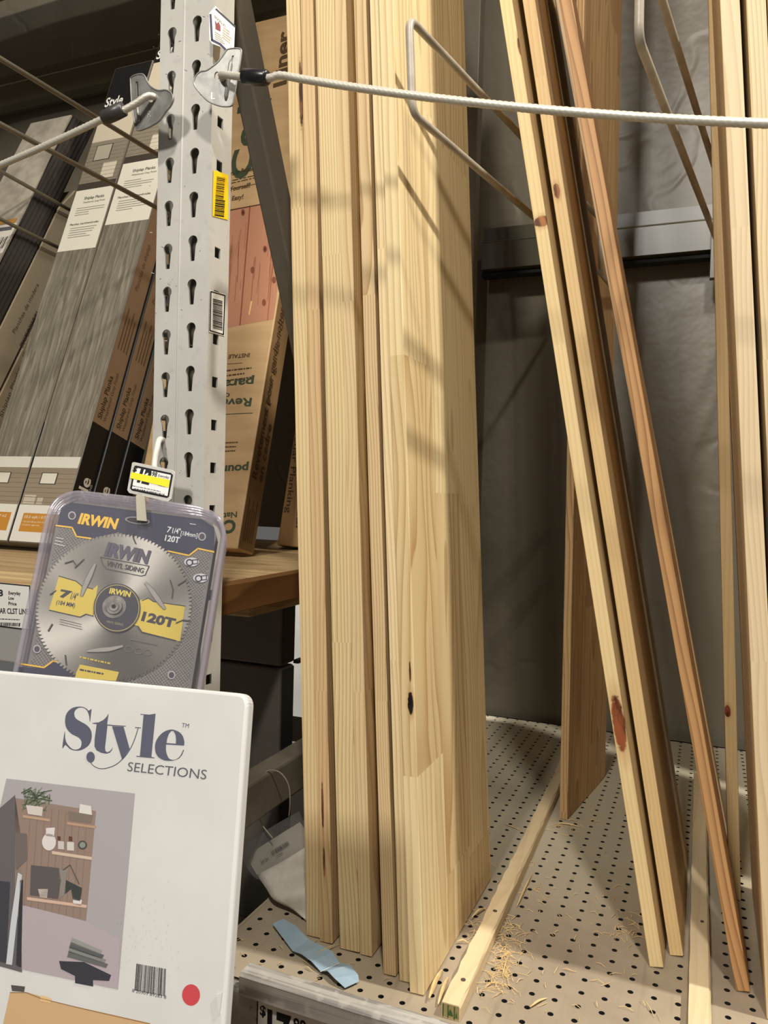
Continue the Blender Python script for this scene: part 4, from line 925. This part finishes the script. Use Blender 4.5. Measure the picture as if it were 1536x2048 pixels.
# outline of the shell and the card from the photo, in the package's own plane
so = [to2(p) for p in ((96, 1034), (112, 1000), (148, 985), (280, 1000), (405, 1018), (438, 1034), (449, 1066))]
bl = to2((20, 1400)); brr = to2((392, 1420)); oy = -.120
d1 = (bl-so[0]).normalized(); d2 = (brr-so[-1]).normalized()
bl = so[0]+d1*((oy-so[0].y)/d1.y); brr = so[-1]+d2*((oy-so[-1].y)/d2.y)
outer = [V((p.x, p.y, 0)) for p in so]+[V((brr.x, oy, 0)), V((bl.x, oy, 0))]
def shrink(poly, d):
    c = sum(poly, V((0, 0, 0)))/len(poly); out = []; n = len(poly)
    for i, p in enumerate(poly):
        a, b = (p-poly[i-1]).normalized(), (poly[(i+1) % n]-p).normalized(); na, nb = V((a.y, -a.x, 0)), V((b.y, -b.x, 0))
        if na.dot(c-p) < 0: na = -na
        if nb.dot(c-p) < 0: nb = -nb
        m = (na+nb).normalized(); out.append(p+m*d/max(.5, m.dot(na)))
    return out
inner = shrink(outer, .0085)
W3 = lambda p, d=0: BO+BU*p[0]+BW*p[1]+BN*d
def package(label, off, full):
    e = empty('saw_blade_package', W3((0, oy), -off), label, 'blade package', 'saw blade packages')
    # rim: rounded clear rail all round
    bm = bmesh.new(); P = [V(p) for p in outer]; ring = fillet(P+[P[0], P[1]], .012, 5)[1:-1]
    bm_tube(bm, [W3(p, -off+.001) for p in ring], .0027, 10, False); link('shell_rim', from_bm(bm, 'shell_rim'), M_SHELL, e, smooth=True)
    hexa('card', [W3(p, -off-.0045) for p in inner], -BN*.0008, plain('card_stock', (96, 94, 100), .5), e, 0)
    bm = bmesh.new(); o2 = [W3(p, -off-.007) for p in outer]; i2 = [W3(p, -off+.003) for p in shrink(outer, .004)]
    v1 = [bm.verts.new(p) for p in o2]; v2 = [bm.verts.new(p) for p in i2]; n = len(v1)
    for i in range(n): bm.faces.new((v1[i], v1[(i+1) % n], v2[(i+1) % n], v2[i]))
    link('shell_wall', from_bm(bm, 'shell_wall'), M_SHELL, e)
    return e
pk = package('front saw blade clamshell package hanging on the rack post hook', 0, True)
for i, lab in enumerate(('second blade package in the hanging stack, only its clear rim showing', 'third blade package in the hanging stack, clear rim behind the second', 'rearmost blade package in the hanging stack, nearest the post')): package(lab, .0125*(i+1), False)
sh = Sheet(BO-BN*.0044, BN); navy = (48, 50, 74); yel = (240, 192, 62); gy = (122, 118, 116)
cardp = [(p.x, p.y) for p in inner]
def P2(pts, col, l):
    sh.layer = l; sh.poly3([W3(p, -.0044) for p in pts], col)
P2(cardp, gy, 1)
# crosshatch texture
xs = [p[0] for p in cardp]; r = random.Random(2)
inp = [V((p.x, p.y, 0)) for p in shrink(inner, .002)]
def inside(p):
    s = 0; n = len(inp)
    for i in range(n):
        a, b = inp[i], inp[(i+1) % n]; cr_ = (b.x-a.x)*(p[1]-a.y)-(b.y-a.y)*(p[0]-a.x); s += 1 if cr_ > 0 else -1
    return abs(s) == n
for i in range(-60, 60):
    for sg in (1, -1):
        seg = []
        for j in range(-60, 61):
            t = j*.003; p = (i*.0035+t*.7071, -.03+sg*t*.7071)
            if inside(p): seg.append(p)
        if len(seg) > 2:
            a, b = V(seg[0]), V(seg[-1]); d = (b-a).normalized(); q = V((-d.y, d.x))*.0004; sh.layer = 2; sh.poly3([W3(x, -.0044) for x in (a-q, b-q, b+q, a+q)], (150, 146, 144) if sg > 0 else (98, 95, 95))
px_ = lambda pts: [to2(p) for p in pts]
top = [(112, 1050), (121, 1014), (140, 1003), (404, 1037), (428, 1053), (428, 1098), (396, 1096), (378, 1110), (336, 1104), (236, 1062), (180, 1076), (152, 1074), (144, 1053), (112, 1050)]
P2(px_(top[:-1]), navy, 3)
sh.layer = 4
sh.line([(112, 1051), (144, 1055), (153, 1073), (182, 1077)], 3, yel); sh.line([(336, 1102), (378, 1111), (396, 1097), (428, 1104)], 3, yel)
sh.poly([(36, 1334), (88, 1336), (104, 1322), (122, 1324), (150, 1352), (30, 1352)], navy); sh.layer = 5; sh.line([(38, 1327), (88, 1335), (106, 1322), (120, 1324)], 3, yel)
sh.text('IRWIN', (155, 1046), (234, 1058), 21, yel, .05, .12); sh.layer = 5
wh = (226, 226, 230)
sh.text('7', (333, 1064), (341, 1065.5), 12, wh, .02); sh.text('1/4"', (344, 1066), (360, 1068), 11, wh, .02); sh.text('[184mm]', (361, 1070), (394, 1075), 9, wh, .01); sh.text('120T', (329, 1081), (358, 1086), 12, wh, .03)
sh.para([(113, 1072), (134, 1076), (130, 1096), (108, 1090)], 3, (214, 212, 212), 3, .3); sh.para([(380, 1046), (398, 1049), (398, 1051), (380, 1049)], 1, wh, 1)
for cx_, cy_ in ((144, 1031), (404, 1073), (74, 1298), (343, 1350)):
    sh.layer = 6; sh.poly(ell(cx_, cy_, 8, 8.5, 16), (176, 172, 178)); sh.layer = 7; sh.poly(ell(cx_, cy_, 5.5, 6, 16), (70, 66, 74))
sh.layer = 6
# little tool pictograms
for (a, b) in ((383, 1124), (401, 1156)):
    sh.layer = 6; sh.poly(ell(a, b, 15, 9, 18), (204, 204, 208)); sh.layer = 7; sh.line(ell(a-4, b+1, 6, 6, 14), 2.4, (52, 54, 72), True); sh.line([(a+2, b-4), (a+12, b-5), (a+12, b+3), (a+3, b+4)], 1.8, (52, 54, 72), True)
sh.build('printed_card', sub(pk, 'card'))
# hang hole
hh = Sheet(BO-BN*.0044, BN); hh.layer = 8; hh.poly(ell(275, 1041, 25, 7.5, 24, rot=.12), (150, 148, 154)); hh.layer = 9; hh.poly(ell(275, 1041, 21.5, 5, 24, rot=.12), (16, 15, 18)); hh.build('hang_hole', sub(pk, 'card'))
# the blade: disc with 120 teeth, standing proud of the card
bc = to2((229, 1213)); br2 = (to2((381, 1234))-bc).length
k = NT('blade_steel'); o_, xyz = k.co(); dx = k.math('SUBTRACT', k.node('ShaderNodeTexCoord').outputs[0], 0.)
rel = bmesh.new(); N = 120; vin, vout = [], []
blade_c = W3(bc, -.0030)
be_ = bpy.data.meshes.new('blade'); pts2 = []
for i in range(N):
    a = 2*pi*i/N
    pts2 += [(br2*.955*cos(a), br2*.955*sin(a)), (br2*cos(a+.012), br2*sin(a+.012)), (br2*.992*cos(a+.034), br2*.992*sin(a+.034))]
holeb = [(.0055*cos(2*pi*i/16), .0055*sin(2*pi*i/16)) for i in range(16)]
nt = k.t; gm = k.node('ShaderNodeTexGradient', gradient_type='RADIAL'); tcn = k.node('ShaderNodeTexCoord'); mp = k.node('ShaderNodeCombineXYZ'); sp = k.node('ShaderNodeSeparateXYZ')
bmat = k
bobj = plate('blade', pts2, [holeb], (V((0, 0, 0)), V((1, 0, 0)), V((0, 1, 0))), .0016, None, None)
Mb = Matrix(((BU.x, BW.x, BN.x, blade_c.x), (BU.y, BW.y, BN.y, blade_c.y), (BU.z, BW.z, BN.z, blade_c.z), (0, 0, 0, 1)))
bobj.parent = pk; bobj.matrix_parent_inverse = Matrix.Translation(-pk.location); bobj.matrix_basis = Mb
nt.links.new(tcn.outputs['Object'], sp.inputs[0]); at2 = k.math('ARCTAN2', sp.outputs[1], sp.outputs[0]); rad = k.math('SQRT', k.math('ADD', k.math('POWER', sp.outputs[0], 2.), k.math('POWER', sp.outputs[1], 2.)))
rn = k.noise(k.comb(k.math('MULTIPLY', rad, 900.), 0., 0.), 1., 2.)
an = k.node('ShaderNodeTangent', direction_type='RADIAL', axis='Z'); k.b.inputs['Metallic'].default_value = .85; k.b.inputs['Roughness'].default_value = .36; k.b.inputs['Anisotropic'].default_value = .75
nt.links.new(an.outputs[0], k.b.inputs['Tangent']); k.put(k.b.inputs['Base Color'], k.mix(rn, lin((138, 135, 129)), lin((160, 156, 149)))); bobj.data.materials.append(k.m)
sb = Sheet(blade_c+BN*.0003, BN); ye2 = (214, 190, 82); dkk = (58, 58, 70)
sb.layer = 1
sb.poly([(118, 1152), (152, 1162), (164, 1172), (186, 1178), (196, 1170), (186, 1232), (172, 1228), (160, 1234), (98, 1220)], ye2); sb.poly([(280, 1200), (296, 1196), (306, 1204), (370, 1212), (360, 1283), (352, 1281), (284, 1264), (276, 1252), (268, 1250)], ye2)
sb.layer = 2
sb.line([(118, 1152), (152, 1162), (164, 1172), (186, 1178)], 1.6, dkk); sb.line([(98, 1220), (160, 1234), (172, 1228), (186, 1232)], 1.6, dkk); sb.line([(284, 1201), (297, 1196), (307, 1203), (370, 1212)], 1.6, dkk); sb.line([(352, 1281), (284, 1264), (276, 1252)], 1.6, dkk)
sb.text('IRWIN', (208, 1109), (296, 1127), 26, (84, 82, 96), .06, .05)
sb.line([(201, 1114), (298, 1132), (290, 1150), (282, 1152), (214, 1138), (206, 1130)], 1.4, (74, 72, 78), True); sb.text('VINYL SIDING', (212, 1131), (286, 1146), 10.5, (72, 70, 76), .015)
sb.text('7', (118, 1193), (141, 1197), 15, dkk, .05); sb.text('1/4"', (140, 1198), (153, 1201), 15, dkk, .01); sb.text('(184 MM)', (112, 1208), (149, 1215), 9, dkk, .01); sb.text('120T', (282, 1240), (348, 1255), 18, dkk, .05)
sb.para([(120, 1236), (170, 1248), (168, 1262), (118, 1250)], 3, (120, 114, 110), 5, .3); sb.para([(262, 1276), (322, 1288), (321, 1293), (261, 1281)], 1, (110, 106, 104), 6, .5)
for a, b in ((258, 1298), (278, 1302), (296, 1305)): sb.line(ell(a, b, 8, 6, 12), 1.2, (116, 112, 110), True)
sb.para([(160, 1312), (244, 1330), (243, 1334), (159, 1316)], 1, (206, 182, 70), 7, .8); sb.poly([(152, 1346), (160, 1329), (238, 1344), (232, 1362), (150, 1356)], ye2); sb.layer = 3; sb.para([(160, 1336), (230, 1349), (229, 1355), (159, 1342)], 1, dkk, 8)
# expansion slots (long S-shaped cuts) and short gullet cuts
def slot(p, w, c, l): sb.layer = l; sb.line(p, w, c)
for pts, wmax in (([(190, 1128), (180, 1150), (170, 1172), (163, 1192)], 8), ([(290, 1165), (304, 1182), (318, 1202), (330, 1218)], 8), ([(173, 1302), (196, 1300), (220, 1298), (246, 1292)], 7)):
    cc = catmull([(a, b, 0) for a, b in pts], 5)
    for ex, lay, c_ in ((2, 4, (100, 97, 95)), (0, 5, (158, 153, 149))):
        L_, R_ = [], []
        for i, p in enumerate(cc):
            d = (cc[min(i+1, len(cc)-1)]-cc[max(i-1, 0)]).normalized(); w = (wmax*(.40+.75*sin(pi*(i+.6)/len(cc)))+ex)/2
            L_.append((p.x-d.y*w, p.y+d.x*w)); R_.append((p.x+d.y*w, p.y-d.x*w))
        sb.layer = lay; sb.poly(L_+R_[::-1], c_)
for pts in ([(264, 1066), (267, 1078), (271, 1087)], [(130, 1126), (146, 1121), (152, 1130)], [(100, 1189), (112, 1181)], [(340, 1160), (346, 1180), (344, 1196)], [(356, 1170), (372, 1160)], [(352, 1246), (366, 1240), (380, 1242)], [(104, 1248), (96, 1262)], [(130, 1310), (132, 1330)], [(150, 1135), (168, 1118)]):
    sb.layer = 4; sb.line(pts, 2.2, (70, 66, 64))
# radial light-catching marks are left to the steel; dark hub label
cpx = (229, 1213)
sb.layer = 6; sb.poly(ell(234, 1216, 47, 49, 36), dkk); sb.layer = 7; sb.line(ell(234, 1216, 44, 46, 36), 1.2, (200, 184, 110), True); sb.text('IRWIN', (218, 1186), (260, 1194), 11, (226, 202, 90), .04)
sb.text('VINYL SIDING', (212, 1245), (246, 1252), 5, (150, 146, 110), .01)
sb.build('printed_blade', bobj)
hb = onP(229, 1214, blade_c, BN)
bm = bmesh.new()
for R0, R1, z0, z1 in ((.0125, .0118, .0002, .0022), (.0085, .0078, .0022, .0040), (.0052, .0048, .004, .005)):
    bm_tube(bm, [hb+BN*z0, hb+BN*z1], [R0, R1], 28)
link('hub_washer', from_bm(bm, 'hub_washer'), mottled('hub_steel', (120, 116, 112), (156, 152, 146), 90, .35, .8), bobj)
bm = bmesh.new(); bm_tube(bm, [hb+BN*.0049, hb+BN*.0054], .0021, 16); link('arbor_hole', from_bm(bm, 'arbor_hole'), M_HOLE, bobj)
hexa('front_pane', [W3(p, .0042) for p in shrink(outer, .004)], -BN*.0003, M_PANE, pk, 0)
# hook: wire from a keyhole, flat tongue through the hang holes, plate behind
hk_ = empty('display_hook', onY(322, 885, YP-.004), 'white wire display hook in the rack post holding the blade packages', 'hook')
kA = onY(325, 884, YP-.001); 
tube('wire', catmull([V((kA.x, YP+.012, kA.z-.002)), kA+V((0, -.004, .003)), onY(314, 896, .728), onY(309, 925, .722), onY(308, 960, .715), onY(304, 1002, .71)], 7), .0034, plain('wire_white', (206, 202, 192), .4), hk_, 10)
tn = [onP(x, y, BO+BN*.006, BN) for x, y in ((271, 992), (276, 986), (285, 988), (290, 996), (294, 1043), (273, 1041))]
hexa('flat_tongue', tn, -BN*.0016, plain('tongue_metal', (142, 136, 122), .4, .4), hk_, .0004)
tb = onP(283, 1034, BO+BN*.005, BN); tube('arm', [tb, tb-BN*.045+V((0, 0, -.002)), V((tb.x-.005, YP+.004, tb.z+.01))], .003, M_WIRE, hk_, 8)
# price tag above the packages
tg = empty('price_tag', onY(300, 965, .705), 'white price tag with a yellow band clipped above the blade packages, reading 98 cents', 'price tag')
TO = onY(300, 965, .703); TN = V((.12, -1, .22)).normalized()
tq = [(264, 925), (268, 924), (345, 940), (350, 945), (342, 998), (336, 1004), (258, 986), (254, 980)]
hexa('tag_holder', [onP(x, y, TO, TN) for x, y in tq], -TN*.002, plain('tag_plastic', (190, 188, 182), .3), tg, .0004)
sh = Sheet(TO, TN); sh.poly([(269, 932), (272, 931), (342, 946), (346, 950), (338, 993), (334, 996), (264, 981), (260, 977)], (18, 18, 22)); sh.layer = 2; sh.poly([(271, 935), (342, 950), (335, 992), (264, 977)], (230, 229, 224))
sh.layer = 3
sh.text('$', (265, 941.5), (273, 943.5), 9, ink, .03); sh.text('12', (274, 962), (298, 968), 29, ink, .06); sh.text('98', (303, 951.5), (313, 953.5), 9.5, ink, .02); sh.text('Everyday', (316, 953), (338, 957.5), 5.5, (70, 70, 74), .01)
sh.para([(264, 970), (322, 982), (322, 984.5), (264, 972.5)], 1, (70, 70, 74), 2); sh.bars([(268, 976), (330, 988), (329, 992), (267, 981)], 22, ink, 6); sh.para([(316, 969), (336, 974), (335, 976), (316, 971.5)], 1, (70, 70, 74), 3)
sh.layer = 4; sh.poly([(263, 944), (340, 960), (337, 975), (260, 956)], (238, 222, 46)); sh.build('printed_face', sub(tg, 'tag_holder'))

# ================================================================== WHITE STYLE SELECTIONS BOX
uS = V((3868, 126, -1545)).normalized(); wS = V((132, 4924, 1545)).normalized(); wS = (wS-uS*wS.dot(uS)).normalized()
SU, SWv = toW(uS), toW(wS); SNn = SU.cross(SWv).normalized()
if SNn.dot(FW) > 0: SNn = -SNn
SOo = atD(498, 1386, .60)
sb_ = empty('shelf_kit_box', SOo-SWv*.40-SU*.15, 'white shelf kit box with a printed kitchen photo in the lower left corner', 'box')
f2 = lambda p: (lambda w: V(((w-SOo).dot(SU), (w-SOo).dot(SWv), 0)))(onP(p[0], p[1], SOo, SNn))
S3 = lambda p, d=0: SOo+SU*p[0]+SWv*p[1]+SNn*d
tr_ = f2((497, 1388)); br_ = f2((448, 2048)); tlx = -.36; 
dd = (br_-tr_).normalized(); yb0 = -.40; brx = tr_+dd*((yb0-tr_.y)/dd.y)
tl_ = f2((0, 1341)); sl = (tl_-tr_); tl_ = tr_+sl*((tlx-tr_.x)/sl.x)
notch = [f2(p) for p in ((310, 2052), (160, 2016), (130, 2003), (50, 1983), (48, 1972), (20, 1968), (26, 1986), (-12, 2100))]
body = [tl_, tr_, brx, V((tlx, yb0, 0))]
bm = bmesh.new(); cor = fillet([V(p) for p in (tl_+V((.05, 0, 0)), tr_, brx)], .010, 6)
poly_ = [V((tlx, tl_.y, 0))]+cor[1:]+[V((tlx, yb0, 0))]
bm_hexa(bm, [S3(p, -.0) for p in poly_], -SNn*.011); bmesh.ops.recalc_face_normals(bm, faces=bm.faces[:])
bevel(bm, .0028, 3); link('box_body', from_bm(bm, 'box_body'), M_WHITE, sb_)
sh = Sheet(SOo, SNn, .00010); sh.layer = 1
gd = (86, 88, 104)
cvt = lambda pts: [(110+x/4.8, 1395+y/4.8) for x, y in pts]
def smooth(pts, n=4):
    P = [V((a, b, 0)) for a, b in pts]; return [(p.x, p.y) for p in catmull(P+[P[0]], n)[:-1]]
Sg = [(352, 108), (335, 235), (328, 180), (310, 130), (280, 103), (240, 97), (205, 112), (187, 140), (187, 175), (205, 205), (245, 230), (290, 255), (325, 285), (348, 325), (353, 370), (345, 420), (320, 462), (280, 492), (235, 508), (190, 509), (145, 495), (112, 465), (95, 458), (70, 485), (93, 325), (97, 380), (107, 425), (132, 463), (165, 492), (200, 500), (232, 490), (250, 468), (255, 430), (243, 402), (218, 380), (160, 350), (120, 310), (100, 265), (97, 210), (108, 160), (138, 120), (180, 95), (230, 87), (270, 91), (305, 108), (322, 125)]
sh.poly(cvt(smooth(Sg, 3)), gd)
tg_ = [(515, 155), (500, 258), (560, 264), (680, 272), (680, 279), (503, 270), (492, 380), (480, 480), (484, 512), (500, 526), (525, 516), (545, 493), (556, 470), (547, 505), (527, 530), (490, 540), (440, 530), (398, 507), (379, 470), (380, 400), (400, 256), (358, 250), (360, 244), (420, 238), (465, 215), (495, 185)]
sh.poly(cvt(tg_), gd)
sh.layer = 2
sh.poly(cvt([(547, 275), (658, 280), (716, 492), (645, 600)]), gd); sh.line(cvt([(770, 288), (822, 291)]), 1.6, gd)
yl = catmull([(p[0], p[1], 0) for p in [(799, 290), (775, 370), (738, 462), (692, 540), (640, 598), (590, 640), (530, 668), (465, 683), (410, 677), (365, 652), (338, 618)]], 4); sh.line(cvt([(p.x, p.y) for p in yl]), 1.5, gd); sh.layer = 3; sh.poly(cvt(ell(341, 572, 40, 52, 26)), gd)
sh.layer = 2
sh.poly(cvt([(820, 158), (905, 164), (965, 155), (925, 570), (955, 576), (955, 583), (780, 568), (780, 560), (815, 562), (850, 167), (820, 165)]), gd)
eo = [(1066, 450), (1240, 461), (1241, 420), (1226, 370), (1190, 330), (1130, 308), (1080, 314), (1030, 340), (985, 390), (961, 450), (964, 520), (990, 570), (1040, 600), (1090, 608), (1140, 604), (1190, 585), (1220, 550), (1237, 505), (1229, 505), (1212, 543), (1185, 578), (1150, 597), (1117, 596), (1090, 580), (1072, 540), (1064, 500)]
sh.poly(cvt(eo[:2]+[(p.x, p.y) for p in catmull([(a, b, 0) for a, b in eo[2:16]], 3)]+[(p.x, p.y) for p in catmull([(a, b, 0) for a, b in eo[16:]], 3)]), gd, [cvt([(1071, 437), (1160, 443), (1162, 400), (1156, 355), (1137, 321), (1115, 321), (1092, 350), (1075, 400)])])
sh.text('TM', (363, 1454), (377, 1456), 9, gd, .0); sh.text('SELECTIONS', (254, 1542), (412, 1559), 19.5, (92, 92, 100), .0)
# kitchen photo
ph = [(13, 1557), (270, 1587), (236, 1979), (-30, 1915), (-20, 1700)]
sh.layer = 1; sh.poly(ph, (160, 155, 158))
sh.layer = 2; sh.poly([(30, 1596), (192, 1622), (172, 1842), (30, 1806)], (138, 119, 108)); sh.poly([(-28, 1640), (30, 1590), (40, 1660), (44, 1945), (-28, 1925)], (96, 92, 94)); sh.poly([(34, 1806), (170, 1842), (240, 1880), (236, 1979), (40, 1938)], (168, 156, 160))
sh.layer = 3
r = random.Random(4)
for _ in range(46): sh.line([(r.uniform(44, 100), 1590+r.uniform(-15, 24)), (r.uniform(40, 104), 1600+r.uniform(-22, 24))], r.uniform(1, 2.6), r.choice(((92, 104, 84), (112, 122, 98), (72, 84, 70), (128, 134, 112))))
for i in range(9): x = 62+i*14; sh.line([(x, 1612+i*2), (x-14, 1812+i*3)], .8, (124, 106, 96))
sh.layer = 4
sh.poly([(52, 1610), (86, 1614), (84, 1632), (56, 1628)], (196, 188, 182)); sh.poly([(46, 1630), (100, 1638), (100, 1643), (46, 1635)], (176, 146, 122))
sh.poly([(136, 1622), (186, 1630), (182, 1646), (138, 1640)], (120, 108, 100)); sh.poly([(160, 1608), (182, 1612), (184, 1630), (158, 1626)], (206, 202, 196)); sh.poly([(134, 1644), (192, 1652), (191, 1657), (134, 1649)], (172, 140, 116))
sh.poly(ell(98, 1684, 14, 17, 20), (206, 198, 196)); sh.poly([(92, 1656), (110, 1655), (108, 1674), (92, 1672)], (206, 198, 196))
for x, y, w, h, c in ((122, 1690, 12, 16, (188, 182, 178)), (141, 1692, 14, 17, (196, 190, 186)), (118, 1676, 6, 8, (88, 60, 48)), (141, 1677, 7, 9, (92, 62, 48))): sh.poly([(x-w/2, y-h/2), (x+w/2, y-h/2+1), (x+w/2, y+h/2+1), (x-w/2, y+h/2)], c)
sh.poly(ell(165, 1690, 9, 9, 18), (72, 72, 68)); sh.layer = 5; sh.poly(ell(165, 1690, 6, 6, 16), (132, 136, 128)); sh.layer = 4
sh.poly([(104, 1702), (184, 1714), (184, 1720), (104, 1708)], (196, 176, 156)); sh.poly([(54, 1794), (174, 1810), (173, 1816), (54, 1800)], (196, 166, 148))
sh.poly([(62, 1730), (118, 1736), (122, 1760), (116, 1798), (60, 1790)], (88, 82, 82)); sh.poly([(76, 1778), (96, 1778), (94, 1796), (80, 1794)], (192, 176, 168)); sh.poly([(132, 1760), (164, 1776), (160, 1802), (146, 1800), (142, 1778), (130, 1788)], (60, 64, 62)); sh.poly([(146, 1796), (164, 1800), (162, 1812), (146, 1808)], (206, 200, 196))
sh.poly([(118, 1738), (134, 1742), (128, 1790), (120, 1796)], (132, 124, 120)); sh.line([(126, 1740), (140, 1730), (158, 1768)], 2, (84, 78, 74))
sh.poly([(30, 1664), (54, 1668), (54, 1720), (32, 1740)], (106, 96, 92)); sh.poly([(36, 1745), (44, 1750), (34, 1840), (24, 1930), (12, 1928), (22, 1840)], (188, 190, 194)); sh.poly([(40, 1760), (46, 1760), (42, 1935), (32, 1930)], (54, 52, 56)); sh.poly([(-20, 1760), (20, 1764), (12, 1926), (-26, 1916)], (62, 62, 68))
sh.poly([(118, 1922), (168, 1924), (222, 1950), (218, 1962), (186, 1960), (186, 1973), (150, 1966), (150, 1952), (122, 1938)], (56, 56, 62))
for i, c in enumerate(((98, 98, 98), (126, 126, 124), (88, 88, 90), (140, 140, 136))): sh.poly([(134+i*2, 1914-i*9), (212-i*4, 1936-i*9), (216-i*4, 1928-i*9), (138+i*2, 1902-i*9)], c)
sh.layer = 1
sh.bars([(273, 1927), (333, 1938), (331, 1993), (269, 1981)], 32, (46, 44, 46), 12); sh.text('8 20909 89283 8', (264, 1984), (332, 1998), 7, (70, 68, 68)); sh.poly(ell(382, 1990, 18, 21.5, 28), (192, 70, 76))
# opened tear panel along the foot: kraft lining showing
sh.poly([(20, 1985), (52, 1984), (80, 1992), (82, 1997), (160, 2015), (300, 2046), (330, 2120), (-10, 2120)], (194, 160, 120)); sh.layer = 2; sh.poly([(22, 1970), (50, 1973), (48, 1984), (24, 1982)], (80, 74, 72)); sh.poly([(82, 1990), (104, 1998), (100, 2006), (80, 2002)], (214, 178, 126)); sh.line([(20, 1985), (52, 1985), (82, 1997), (160, 2016), (300, 2048)], 1.4, (128, 96, 60))
r = random.Random(14)
for _ in range(70): x, y = r.gauss(300, 34), r.gauss(1850, 44); sh.layer = 1; sh.line([(x, y), (x+r.uniform(-2, 3), y+r.uniform(1, 5))], r.uniform(.5, 1.1), (196, 192, 186))
sh.build('printed_face', sub(sb_, 'box_body'))
lin_ = hexa('torn_edge', [S3(f2(p), .0012) for p in ((434, 1990), (446, 1984), (444, 2000), (440, 2030))], -SNn*.002, M_WHITE, sb_, 0)
# what the box stands on
ft = S3((tlx, yb0)); zb_ = min(S3((tlx, yb0)).z, S3((brx.x, yb0)).z, (S3((tlx, yb0))-SNn*.011).z)
db = empty('display_carton', (-.40, .50, 0), 'brown display carton on the floor under the white shelf kit box', 'carton')
c0, c1 = S3((tlx, yb0)), S3((brx.x, yb0)); back = -SNn*.16
qq = [c0, c1, c1+back, c0+back]; qq = [V((p.x, p.y, zb_-.001)) for p in qq]
hexa('carton_body', qq, (0, 0, -(zb_-.001)), M_KRAFT2, db, .003)
